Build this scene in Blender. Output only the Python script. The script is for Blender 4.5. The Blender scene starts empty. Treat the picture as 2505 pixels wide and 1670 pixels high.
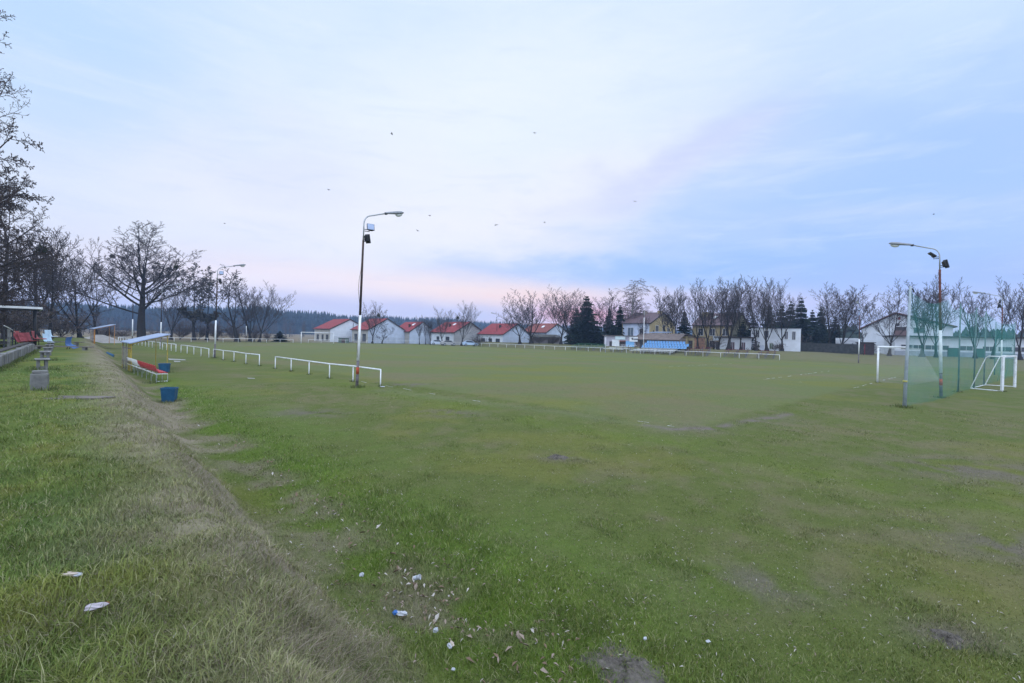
import bpy, math, random
import numpy as np
from mathutils import Vector, Matrix, Euler

sc = bpy.context.scene
COL = sc.collection
R = math.radians

# ------------------------------------------------------------------ camera
FPX, PCX, PCY = 1204.0, 1252.5, 835.0          # focal length and centre in photo pixels (2505 x 1670)
EYE = 2.52
ROLL, PITCH = math.atan(0.0239), -0.00955
FWD = Vector((0, math.cos(PITCH), math.sin(PITCH)))
UPV = Vector((0, -math.sin(PITCH), math.cos(PITCH)))
XV = Vector((1, 0, 0))
CX = XV * math.cos(ROLL) + UPV * math.sin(ROLL)
CY = XV * -math.sin(ROLL) + UPV * math.cos(ROLL)
cam_d = bpy.data.cameras.new('camera')
cam = bpy.data.objects.new('camera', cam_d)
COL.objects.link(cam)
cam_d.sensor_fit = 'HORIZONTAL'
cam_d.sensor_width = 36.0
cam_d.lens = 36.0 * FPX / 2505.0
cam_d.clip_start = 0.05
cam_d.clip_end = 6000
rot = Matrix((CX, CY, -FWD)).transposed()
cam.matrix_world = Matrix.Translation((0, 0, EYE)) @ rot.to_4x4()
sc.camera = cam

# ------------------------------------------------------------------ exposure
sc.view_settings.view_transform = 'Standard'
sc.view_settings.look = 'None'
sc.view_settings.exposure = 0.0
sc.view_settings.gamma = 1.0
sc.cycles.max_bounces = 6
sc.cycles.diffuse_bounces = 3
sc.cycles.glossy_bounces = 2
sc.cycles.transmission_bounces = 2
sc.cycles.transparent_max_bounces = 24
sc.cycles.volume_bounces = 1
sc.cycles.use_denoising = True


def ray(px, py):
    return FWD + CX * ((px - PCX) / FPX) + CY * ((PCY - py) / FPX)


def G(px, py, z=0.0):
    """ground point (height z) that a photo pixel shows"""
    d = ray(px, py)
    t = (z - EYE) / d.z
    return Vector((d.x * t, d.y * t, z))


def D(px, py, Y):
    """point at depth Y metres along a photo pixel's line of sight"""
    d = ray(px, py)
    t = Y / d.y
    return Vector((d.x * t, Y, EYE + d.z * t))


# ------------------------------------------------------------------ sky
SKY = dict(gain=1.0)
world = bpy.data.worlds.new('World')
sc.world = world
world.use_nodes = True
wn = world.node_tree
for n in list(wn.nodes):
    wn.nodes.remove(n)


class NG:
    """small expression builder for shader nodes"""
    def __init__(s, nt):
        s.nt = nt

    def new(s, t, **kw):
        n = s.nt.nodes.new(t)
        for k, v in kw.items():
            setattr(n, k, v)
        return n

    def put(s, sock, v):
        if hasattr(v, 'links') and hasattr(v, 'is_output'):
            s.nt.links.new(v, sock)
        elif v is not None:
            sock.default_value = v

    def m(s, op, a, b=None, c=None, clamp=False):
        n = s.new('ShaderNodeMath', operation=op)
        n.use_clamp = clamp
        s.put(n.inputs[0], a)
        if b is not None:
            s.put(n.inputs[1], b)
        if c is not None:
            s.put(n.inputs[2], c)
        return n.outputs[0]

    def mix(s, f, a, b, mode='MIX'):
        n = s.new('ShaderNodeMix', data_type='RGBA', blend_type=mode)
        s.put(n.inputs[0], f)
        s.put(n.inputs[6], a if not isinstance(a, tuple) else (*a, 1.0)[:4])
        s.put(n.inputs[7], b if not isinstance(b, tuple) else (*b, 1.0)[:4])
        return n.outputs[2]

    def noise(s, vec, scale, detail=4.0, rough=0.55, dist=0.0):
        n = s.new('ShaderNodeTexNoise')
        s.put(n.inputs['Vector'], vec)
        n.inputs['Scale'].default_value = scale
        n.inputs['Detail'].default_value = detail
        n.inputs['Roughness'].default_value = rough
        n.inputs['Distortion'].default_value = dist
        return n.outputs[0]

    def ramp(s, f, stops, interp='LINEAR'):
        n = s.new('ShaderNodeValToRGB')
        n.color_ramp.interpolation = interp
        e = n.color_ramp.elements
        while len(e) < len(stops):
            e.new(0.5)
        for k, (p, c) in enumerate(stops):
            e[k].position = p
            e[k].color = (*c, 1.0)[:4] if isinstance(c, tuple) else (c, c, c, 1.0)
        s.put(n.inputs[0], f)
        return n.outputs[0]

    def mapping(s, vec, scale=(1, 1, 1), rot=(0, 0, 0), loc=(0, 0, 0)):
        n = s.new('ShaderNodeMapping')
        s.put(n.inputs[0], vec)
        n.inputs[1].default_value = loc
        n.inputs[2].default_value = rot
        n.inputs[3].default_value = scale
        return n.outputs[0]


def sky_ang(px, py):
    d = ray(px, py).normalized()
    return math.atan2(d.x, d.y), math.asin(d.z)


SUN_AZ, SUN_EL = sky_ang(1430, 790)
SUN_EL = R(2.5)
w = NG(wn)
tc = w.new('ShaderNodeTexCoord')
sep = w.new('ShaderNodeSeparateXYZ')
wn.links.new(tc.outputs['Generated'], sep.inputs[0])
dx, dy, dz = sep.outputs
az0 = w.m('ARCTAN2', dx, dy)
el0 = w.m('ARCSINE', dz)
# wind-drawn warp so that the cloud fields have soft feathered borders
wv = w.mapping(tc.outputs['Generated'], scale=(1.6, 1.6, 4.2), rot=(0, R(-14), R(8)))
nA = w.noise(wv, 1.7, 6, 0.55, 0.4)
nB = w.noise(w.mapping(wv, loc=(3.1, 7.7, 1.3)), 2.1, 6, 0.55, 0.3)
az = w.m('ADD', az0, w.m('MULTIPLY', w.m('SUBTRACT', nA, 0.5), 0.42))
el = w.m('ADD', el0, w.m('MULTIPLY', w.m('SUBTRACT', nB, 0.5), 0.20))
elf = w.m('ADD', el0, w.m('MULTIPLY', w.m('SUBTRACT', nB, 0.5), 0.035))

# clear-air part: a physical sky with the sun just above the horizon
ns = w.new('ShaderNodeTexSky', sky_type='NISHITA')
ns.sun_disc = False
ns.sun_elevation = SUN_EL
ns.sun_rotation = SUN_AZ
ns.air_density = 1.0
ns.dust_density = 0.6
ns.ozone_density = 2.0
nis = w.mix(1.0, ns.outputs[0], (0.10, 0.10, 0.10), 'MULTIPLY')

# veil of high cloud: colour by elevation (radians / 1.57)
base = w.ramp(w.m('DIVIDE', elf, math.pi / 2), [
    (0.0, (0.60, 0.64, 0.95)), (0.045, (0.66, 0.70, 0.96)), (0.12, (0.76, 0.82, 0.99)),
    (0.24, (0.72, 0.84, 1.0)), (0.40, (0.62, 0.80, 1.02)), (0.50, (1.0, 1.15, 1.40)), (1.0, (1.35, 1.45, 1.7))])  # topmost stops: overhead sky out of view, brightened to light the ground
col = w.mix(0.06, base, nis)


def lobe(px, py, sx, sy, rotd, colr, amt, fine=False):
    """a cloud field or a gap in the veil, placed by compass bearing and height above the horizon"""
    global col
    a0, e0 = sky_ang(px, py)
    A = az0 if fine else az
    E = elf if fine else el
    da = w.m('SUBTRACT', A, a0)
    de = w.m('SUBTRACT', E, e0)
    c, s_ = math.cos(R(rotd)), math.sin(R(rotd))
    p = w.m('ADD', w.m('MULTIPLY', da, c), w.m('MULTIPLY', de, s_))
    q = w.m('SUBTRACT', w.m('MULTIPLY', de, c), w.m('MULTIPLY', da, s_))
    p = w.m('DIVIDE', p, sx)
    q = w.m('DIVIDE', q, sy)
    r2 = w.m('ADD', w.m('MULTIPLY', p, p), w.m('MULTIPLY', q, q))
    g = w.m('EXPONENT', w.m('MULTIPLY', r2, -1.0))
    g = w.m('MULTIPLY', g, amt, clamp=True)
    col = w.mix(g, col, colr)


WHITE = (0.825, 0.905, 1.02)
CREAM = (0.905, 0.918, 0.995)
BLUE = (0.40, 0.60, 1.04)
LAV = (0.62, 0.66, 0.99)
lobe(330, 130, 0.34, 0.16, 0, (0.42, 0.66, 1.02), 0.95)
lobe(430, 330, 0.22, 0.16, 10, (0.55, 0.69, 1.0), 0.6)
lobe(1150, 250, 0.55, 0.20, 8, WHITE, 0.9)
lobe(800, 520, 0.42, 0.13, 6, CREAM, 0.85)
lobe(1350, 520, 0.30, 0.075, 22, CREAM, 0.9)
lobe(1700, 400, 0.36, 0.050, 24, (0.58, 0.64, 0.97), 0.85)
lobe(700, 430, 0.16, 0.10, 10, (0.70, 0.76, 0.99), 0.5)
lobe(1650, 455, 0.24, 0.045, 24, (0.92, 0.89, 0.985), 0.5)
lobe(2350, 250, 0.30, 0.22, 0, (0.41, 0.60, 1.01), 0.95)
lobe(2250, 60, 0.20, 0.09, 0, (0.68, 0.83, 1.02), 0.7)
lobe(1950, 560, 0.42, 0.10, 8, (0.39, 0.60, 1.01), 0.95)
lobe(2100, 530, 0.22, 0.03, 4, (0.58, 0.70, 1.0), 0.5)
lobe(1650, 655, 0.42, 0.040, 1, (0.35, 0.57, 1.0), 1.0)
lobe(2200, 690, 0.30, 0.06, -2, (0.40, 0.56, 1.0), 0.9)
lobe(1180, 590, 0.30, 0.05, 4, CREAM, 0.7)
lobe(1080, 705, 0.36, 0.030, -2, (1.04, 0.88, 0.87), 0.9, True)
lobe(640, 690, 0.30, 0.034, -2, (0.95, 0.87, 0.97), 0.85, True)
lobe(880, 745, 0.30, 0.018, -1, (0.62, 0.64, 0.93), 0.75, True)
lobe(1330, 728, 0.20, 0.020, 0, (1.06, 0.80, 0.76), 0.9, True)
lobe(1430, 770, 0.10, 0.022, 0, (1.05, 0.42, 0.45), 1.0, True)
lobe(1800, 745, 0.28, 0.022, 0, (0.66, 0.66, 0.98), 0.7, True)
# fine fibres of cirrus
fib = w.noise(w.mapping(tc.outputs['Generated'], scale=(2.0, 2.0, 11.0), rot=(0, R(-16), R(20))), 3.0, 9, 0.62, 0.6)
col = w.mix(w.m('MULTIPLY', w.m('SUBTRACT', fib, 0.50), 0.9, clamp=True), col, (0.92, 0.96, 1.03))
col = w.mix(w.m('MULTIPLY', w.m('SUBTRACT', 0.46, fib), 0.9, clamp=True), col, (0.50, 0.64, 0.99))
# unseen sky behind the camera, brightened beyond nature to light the walls facing it
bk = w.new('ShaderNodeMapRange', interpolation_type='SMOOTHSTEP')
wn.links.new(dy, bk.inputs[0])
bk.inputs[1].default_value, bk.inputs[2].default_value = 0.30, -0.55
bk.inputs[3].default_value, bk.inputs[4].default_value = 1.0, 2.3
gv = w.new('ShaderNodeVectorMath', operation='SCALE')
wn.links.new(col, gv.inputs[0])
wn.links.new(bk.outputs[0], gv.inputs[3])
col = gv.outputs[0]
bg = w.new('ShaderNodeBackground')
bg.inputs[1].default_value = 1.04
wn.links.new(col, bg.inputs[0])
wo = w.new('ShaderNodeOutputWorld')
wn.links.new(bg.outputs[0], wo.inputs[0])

# ------------------------------------------------------------------ sun: almost set, behind thin cloud
sun_d = bpy.data.lights.new('sun', 'SUN')
sun_d.energy = 0.5
sun_d.angle = R(18)
sun_d.color = (1.0, 0.80, 0.68)
sun = bpy.data.objects.new('sun', sun_d)
COL.objects.link(sun)
sdir = Vector((math.sin(SUN_AZ) * math.cos(SUN_EL), math.cos(SUN_AZ) * math.cos(SUN_EL), math.sin(SUN_EL)))
sun.rotation_euler = sdir.to_track_quat('Z', 'Y').to_euler()
sun.location = sdir * 300

# ------------------------------------------------------------------ object helpers


def tag(o, label=None, cat=None, group=None, kind=None):
    if label:
        o['label'] = label
    if cat:
        o['category'] = cat
    if group:
        o['group'] = group
    if kind:
        o['kind'] = kind
    return o


def thing(name, label, cat, loc=(0, 0, 0), rz=0.0, group=None, lean=None):
    o = bpy.data.objects.new(name, None)
    COL.objects.link(o)
    m = Matrix.Translation(Vector(loc)) @ Matrix.Rotation(rz, 4, 'Z')
    if lean:
        m = Matrix.Translation(Vector(loc)) @ Matrix.Rotation(lean[1], 4, 'X') @ Matrix.Rotation(lean[0], 4, 'Y') @ Matrix.Rotation(rz, 4, 'Z')
    o.matrix_world = m
    o.empty_display_size = 0.3
    return tag(o, label, cat, group)


def copy_thing(root, label=None, group=None):
    r = root.copy()
    COL.objects.link(r)
    if label:
        r['label'] = label
    if group:
        r['group'] = group
    for ch in list(root.children):
        c = ch.copy()
        COL.objects.link(c)
        c.parent = r
        for g in list(ch.children):
            d = g.copy()
            COL.objects.link(d)
            d.parent = c
    return r


class MB:
    """collects faces and links them as one mesh object"""
    def __init__(s):
        s.v = []
        s.f = []

    def add(s, verts, faces):
        b = len(s.v)
        s.v.extend([tuple(p) for p in verts])
        s.f.extend([tuple(b + i for i in f) for f in faces])
        return s

    def box(s, c, size, rz=0.0, mat=None, taper=1.0, bev=0.0):
        hx, hy, hz = size[0] / 2, size[1] / 2, size[2] / 2
        if bev > 0:
            b = min(bev, hx * .45, hy * .45, hz * .45)
            P = []
            for zz, k in ((-hz, b), (-hz + b, 0), (hz - b, 0), (hz, b)):
                ring = []
                for sx, sy in ((-1, -1), (1, -1), (1, 1), (-1, 1)):
                    if (sx * sy) > 0:
                        ring += [(sx * (hx - k), sy * (hy - b - k), zz), (sx * (hx - b - k), sy * (hy - k), zz)]
                    else:
                        ring += [(sx * (hx - b - k), sy * (hy - k), zz), (sx * (hx - k), sy * (hy - b - k), zz)]
                P.append(ring)
            P = [p for r_ in P for p in r_]
            F = [tuple(range(7, -1, -1)), tuple(range(24, 32))]
            for l in range(3):
                for i in range(8):
                    j = (i + 1) % 8
                    F.append((l * 8 + i, l * 8 + j, l * 8 + 8 + j, l * 8 + 8 + i))
        else:
            t = taper
            P = [(-hx, -hy, -hz), (hx, -hy, -hz), (hx, hy, -hz), (-hx, hy, -hz),
                 (-hx * t, -hy * t, hz), (hx * t, -hy * t, hz), (hx * t, hy * t, hz), (-hx * t, hy * t, hz)]
            F = [(3, 2, 1, 0), (4, 5, 6, 7), (0, 1, 5, 4), (1, 2, 6, 5), (2, 3, 7, 6), (3, 0, 4, 7)]
        if mat is None:
            mat = Matrix.Rotation(rz, 3, 'Z')
        return s.add([Vector(c) + mat @ Vector(p) for p in P], F)

    def bar(s, a, b, wd, ht=None, up=(0, 0, 1)):
        """rectangular bar from a to b"""
        a, b = Vector(a), Vector(b)
        ht = wd if ht is None else ht
        z = (b - a)
        L = z.length
        z.normalize()
        u = Vector(up)
        if abs(z.dot(u)) > 0.98:
            u = Vector((1, 0, 0))
        x = z.cross(u).normalized()
        y = x.cross(z).normalized()
        m = Matrix((x, z, y)).transposed()
        return s.box((a + b) / 2, (wd, L, ht), mat=m)

    def tube(s, pts, rad, k=8, cap=True):
        pts = [Vector(p) for p in pts]
        if not hasattr(rad, '__len__'):
            rad = [rad] * len(pts)
        b = len(s.v)
        n = len(pts)
        d0 = (pts[1] - pts[0]).normalized()
        ref = Vector((0, 0, 1)) if abs(d0.z) < 0.9 else Vector((1, 0, 0))
        x = d0.cross(ref).normalized()
        for i, p in enumerate(pts):
            d = (pts[min(i + 1, n - 1)] - pts[max(i - 1, 0)]).normalized()
            x = (x - d * x.dot(d))
            x = x.normalized() if x.length > 1e-6 else d.orthogonal().normalized()
            y = d.cross(x)
            for j in range(k):
                a = 2 * math.pi * j / k
                q = p + (x * math.cos(a) + y * math.sin(a)) * rad[i]
                s.v.append((q.x, q.y, q.z))
        for i in range(n - 1):
            for j in range(k):
                j2 = (j + 1) % k
                s.f.append((b + i * k + j, b + i * k + j2, b + (i + 1) * k + j2, b + (i + 1) * k + j))
        if cap:
            s.f.append(tuple(b + j for j in range(k - 1, -1, -1)))
            s.f.append(tuple(b + (n - 1) * k + j for j in range(k)))
        return s

    def prism(s, poly, axis, a, b):
        """polygon of 2-D points extruded along axis ('x': points are y,z; 'y': x,z; 'z': x,y)"""
        def P(p, t):
            return {'x': (t, p[0], p[1]), 'y': (p[0], t, p[1]), 'z': (p[0], p[1], t)}[axis]
        n = len(poly)
        V = [P(p, a) for p in poly] + [P(p, b) for p in poly]
        F = [tuple(range(n - 1, -1, -1)), tuple(range(n, 2 * n))]
        for i in range(n):
            j = (i + 1) % n
            F.append((i, j, n + j, n + i))
        return s.add(V, F)

    def lathe(s, prof, c=(0, 0, 0), k=16):
        b = len(s.v)
        for r_, z in prof:
            for j in range(k):
                a = 2 * math.pi * j / k
                s.v.append((c[0] + r_ * math.cos(a), c[1] + r_ * math.sin(a), c[2] + z))
        for i in range(len(prof) - 1):
            for j in range(k):
                j2 = (j + 1) % k
                s.f.append((b + i * k + j, b + i * k + j2, b + (i + 1) * k + j2, b + (i + 1) * k + j))
        return s

    def mesh(s, name):
        me = bpy.data.meshes.new(name)
        me.from_pydata(s.v, [], s.f)
        return me

    def build(s, name, m, parent=None, smooth=False, fix=True, loc=None):
        me = s.mesh(name)
        if fix:
            import bmesh
            bm = bmesh.new()
            bm.from_mesh(me)
            bmesh.ops.recalc_face_normals(bm, faces=bm.faces)
            bm.to_mesh(me)
            bm.free()
        if smooth:
            me.polygons.foreach_set('use_smooth', [True] * len(me.polygons))
        me.materials.append(m)
        o = bpy.data.objects.new(name, me)
        COL.objects.link(o)
        if parent is not None:
            o.parent = parent
        if loc is not None:
            o.location = loc
        return o


def npmesh(name, V, F, m, smooth=False, colors=None, parent=None):
    """fast mesh: V (n,3) array; F list of (m,k) arrays of equal-sized faces"""
    me = bpy.data.meshes.new(name)
    F = [np.asarray(f, dtype=np.int32) for f in (F if isinstance(F, list) else [F]) if len(f)]
    nl = sum(f.size for f in F)
    npoly = sum(len(f) for f in F)
    me.vertices.add(len(V))
    me.vertices.foreach_set('co', np.asarray(V, dtype=np.float32).ravel())
    me.loops.add(nl)
    me.loops.foreach_set('vertex_index', np.concatenate([f.ravel() for f in F]))
    me.polygons.add(npoly)
    tot = np.concatenate([np.full(len(f), f.shape[1], dtype=np.int32) for f in F])
    st = np.concatenate([[0], np.cumsum(tot)[:-1]]).astype(np.int32)
    me.polygons.foreach_set('loop_start', st)
    if smooth:
        me.polygons.foreach_set('use_smooth', np.ones(npoly, dtype=bool))
    if colors is not None:
        at = me.color_attributes.new('tint', 'FLOAT_COLOR', 'POINT')
        c = np.ones((len(V), 4), dtype=np.float32)
        c[:, :3] = colors
        at.data.foreach_set('color', c.ravel())
    me.update(calc_edges=True)
    me.validate()
    me.materials.append(m)
    o = bpy.data.objects.new(name, me)
    COL.objects.link(o)
    if parent is not None:
        o.parent = parent
    return o


# ------------------------------------------------------------------ materials
_mats = {}


def mat(name, c, rough=0.75, var=0.12, scale=6.0, bump=0.0, bscale=40.0, metal=0.0, dirt=0.0, dirtc=(0.08, 0.07, 0.06),
        alpha=1.0, spec=0.3, stretch=(1, 1, 1)):
    """painted, wooden, stone ... surface with slight patchy colour variation and optional dirt"""
    if name in _mats:
        return _mats[name]
    m = bpy.data.materials.new(name)
    m.use_nodes = True
    g = NG(m.node_tree)
    bsdf = m.node_tree.nodes['Principled BSDF']
    co = g.new('ShaderNodeTexCoord').outputs['Object']
    v = g.mapping(co, scale=stretch)
    n1 = g.noise(v, scale, 5, 0.6)
    lo = tuple(max(0, x * (1 - var * 1.6)) for x in c)
    hi = tuple(min(1, x * (1 + var * 1.3)) for x in c)
    cc = g.ramp(n1, [(0.3, lo), (0.7, hi)])
    if dirt > 0:
        n2 = g.noise(v, scale * 0.55, 8, 0.7)
        f = g.m('MULTIPLY', g.ramp(n2, [(0.48, 0.0), (0.72, 1.0)]), dirt)
        cc = g.mix(f, cc, dirtc)
    g.put(bsdf.inputs['Base Color'], cc)
    bsdf.inputs['Roughness'].default_value = rough
    bsdf.inputs['Metallic'].default_value = metal
    bsdf.inputs['Specular IOR Level'].default_value = spec
    bsdf.inputs['Alpha'].default_value = alpha
    if bump > 0:
        b = g.new('ShaderNodeBump')
        b.inputs['Strength'].default_value = bump
        b.inputs['Distance'].default_value = 0.02
        g.put(b.inputs['Height'], g.noise(v, bscale, 6, 0.6))
        g.put(bsdf.inputs['Normal'], b.outputs[0])
    _mats[name] = m
    return m


def tint_mat(name, rough=0.9, var=0.35, scale=9.0, spec=0.1, bump=0.0, bscale=25.0, trans=0.0, objvar=False):
    """surface whose colour is the mesh's own colour attribute with fine variation"""
    if name in _mats:
        return _mats[name]
    m = bpy.data.materials.new(name)
    m.use_nodes = True
    g = NG(m.node_tree)
    bsdf = m.node_tree.nodes['Principled BSDF']
    a = g.new('ShaderNodeVertexColor', layer_name='tint')
    co = g.new('ShaderNodeTexCoord').outputs['Object']
    n = g.noise(co, scale, 8, 0.7)
    if name == 'turf':
        n = g.m('ADD', g.m('MULTIPLY', n, 0.55), g.m('MULTIPLY', g.noise(co, 34.0, 5, 0.7), 0.45))
    k = g.m('MULTIPLY_ADD', g.m('SUBTRACT', n, 0.5), var * 2.4, 1.0)
    cc = g.new('ShaderNodeVectorMath', operation='SCALE')
    g.put(cc.inputs[0], a.outputs[0])
    g.put(cc.inputs[3], k)
    g.put(bsdf.inputs['Base Color'], cc.outputs[0])
    bsdf.inputs['Roughness'].default_value = rough
    bsdf.inputs['Specular IOR Level'].default_value = spec
    if bump > 0:
        b = g.new('ShaderNodeBump')
        b.inputs['Strength'].default_value = bump
        b.inputs['Distance'].default_value = 0.05
        g.put(b.inputs['Height'], g.noise(co, bscale, 6, 0.7))
        g.put(bsdf.inputs['Normal'], b.outputs[0])
    _mats[name] = m
    return m


def net_mat(name, c, cover):
    """netting seen from afar: the share of the surface that is cord is opaque, the rest is open"""
    m = bpy.data.materials.new(name)
    m.use_nodes = True
    g = NG(m.node_tree)
    nt = m.node_tree
    nt.nodes.remove(nt.nodes['Principled BSDF'])
    co = g.new('ShaderNodeTexCoord').outputs['Object']
    n = g.noise(co, 0.9, 4, 0.6)
    f = g.m('MULTIPLY', g.ramp(n, [(0.3, 0.65), (0.7, 1.3)]), cover)
    d = g.new('ShaderNodeBsdfDiffuse')
    d.inputs[0].default_value = (*c, 1)
    t = g.new('ShaderNodeBsdfTransparent')
    mx = g.new('ShaderNodeMixShader')
    g.put(mx.inputs[0], f)
    nt.links.new(t.outputs[0], mx.inputs[1])
    nt.links.new(d.outputs[0], mx.inputs[2])
    nt.links.new(mx.outputs[0], nt.nodes['Material Output'].inputs[0])
    return m


# ------------------------------------------------------------------ value noise for terrain, grass zones
_rs = np.random.RandomState(5)
_lat = _rs.rand(256, 256)


def vnoise(x, y):
    xi, yi = np.floor(x).astype(int), np.floor(y).astype(int)
    fx, fy = x - xi, y - yi
    fx, fy = fx * fx * (3 - 2 * fx), fy * fy * (3 - 2 * fy)
    a, b = _lat[xi & 255, yi & 255], _lat[(xi + 1) & 255, yi & 255]
    c, d = _lat[xi & 255, (yi + 1) & 255], _lat[(xi + 1) & 255, (yi + 1) & 255]
    return (a * (1 - fx) + b * fx) * (1 - fy) + (c * (1 - fx) + d * fx) * fy


def fbm(x, y, o=4):
    s, a, t = 0, 0.5, 0
    for k in range(o):
        s = s + a * vnoise(x * 2 ** k + 17.3 * k, y * 2 ** k + 9.1 * k)
        t += a
        a *= 0.55
    return s / t


def sm(x, a, b):
    t = np.clip((x - a) / (b - a), 0, 1)
    return t * t * (3 - 2 * t)


# pitch frame: N is the near corner flag, u along the touchline, v along the goal line
NX, NY, SQ = 5.2, 13.9, math.sqrt(0.5)


def uv(x, y):
    return (-(x - NX) + (y - NY)) * SQ, ((x - NX) + (y - NY)) * SQ


def P(u, v, z=None):
    x, y = NX + SQ * (v - u), NY + SQ * (u + v)
    return Vector((x, y, float(terr(x, y)) if z is None else z))


def bank_s(x, y):
    return -0.7507 * (x + 2.34) - 0.6606 * (y - 6.09)


def bank_t(x, y):
    return -0.6606 * (x + 2.34) + 0.7507 * (y - 6.09)


def terr(x, y):
    x, y = np.asarray(x, float), np.asarray(y, float)
    s, t = bank_s(x, y), bank_t(x, y)
    u, v = uv(x, y)
    wob = 0.5 * (fbm(x * .35 + 40, y * .35, 3) - .5)
    z = 0.97 * sm(s + wob * 1.4, 0.25, 1.5) * (1 - sm(t, 84, 97))
    z = z - 0.07 * np.exp(-((s + .05) / .45) ** 2) * (1 - sm(t, 20, 40))
    h1 = sm(u, 9, 20) * (1 - sm(u, 98, 112))
    z = z + h1 * 1.05 * sm(v, 67.4, 72.5) + (1 - sm(u, 9, 20)) * 0.75 * sm(v, 72, 96)
    onp = sm(u, -1, 1) * sm(v, -1, 1) * (1 - sm(v, 64, 66)) * (1 - sm(u, 101, 103))
    z = z + (fbm(x * .8, y * .8, 3) - .5) * 0.07 * (1 - .75 * onp) * (1 - sm(np.hypot(x, y), 60, 160))
    z = z + (fbm(x * 2.3, y * 2.3, 3) - .5) * 0.19 * sm(s, -1.2, .8) * (1 - sm(np.hypot(x, y), 20, 40))
    z = z + (fbm(x * 3.4 + 60, y * 3.4, 3) - .5) * 0.045 * (1 - .7 * onp) * (1 - sm(np.hypot(x, y), 14, 28))
    return z


def T(x, y):
    return float(terr(x, y))
# ------------------------------------------------------------------ ground colours (what grows where)


def mixc(a, b, f):
    return a * (1 - f[:, None]) + np.asarray(b)[None, :] * f[:, None]


GREEN, LUSH, OLIVE, YEL, BROWN, STRAW, SOIL = (np.array(c) for c in (
    (.116, .136, .044), (.108, .150, .028), (.130, .150, .055), (.180, .172, .050), (.175, .152, .092), (.262, .226, .170), (.120, .104, .088)))


def seg_d(x, y, pts):
    d = np.full(x.shape, 1e9)
    for (ax, ay), (bx, by) in zip(pts[:-1], pts[1:]):
        vx, vy = bx - ax, by - ay
        t = np.clip(((x - ax) * vx + (y - ay) * vy) / (vx * vx + vy * vy), 0, 1)
        d = np.minimum(d, np.hypot(x - ax - t * vx, y - ay - t * vy))
    return d


CORNER_SOIL = [tuple(G(px, py)[:2]) for px, py in ((1560, 1038), (1640, 1050), (1740, 1047), (1830, 1030), (1935, 1012))]
HALO = [tuple(G(px, py)[:2]) for px, py in ((940, 955), (1180, 985), (1420, 1015), (1600, 1045))]


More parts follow.
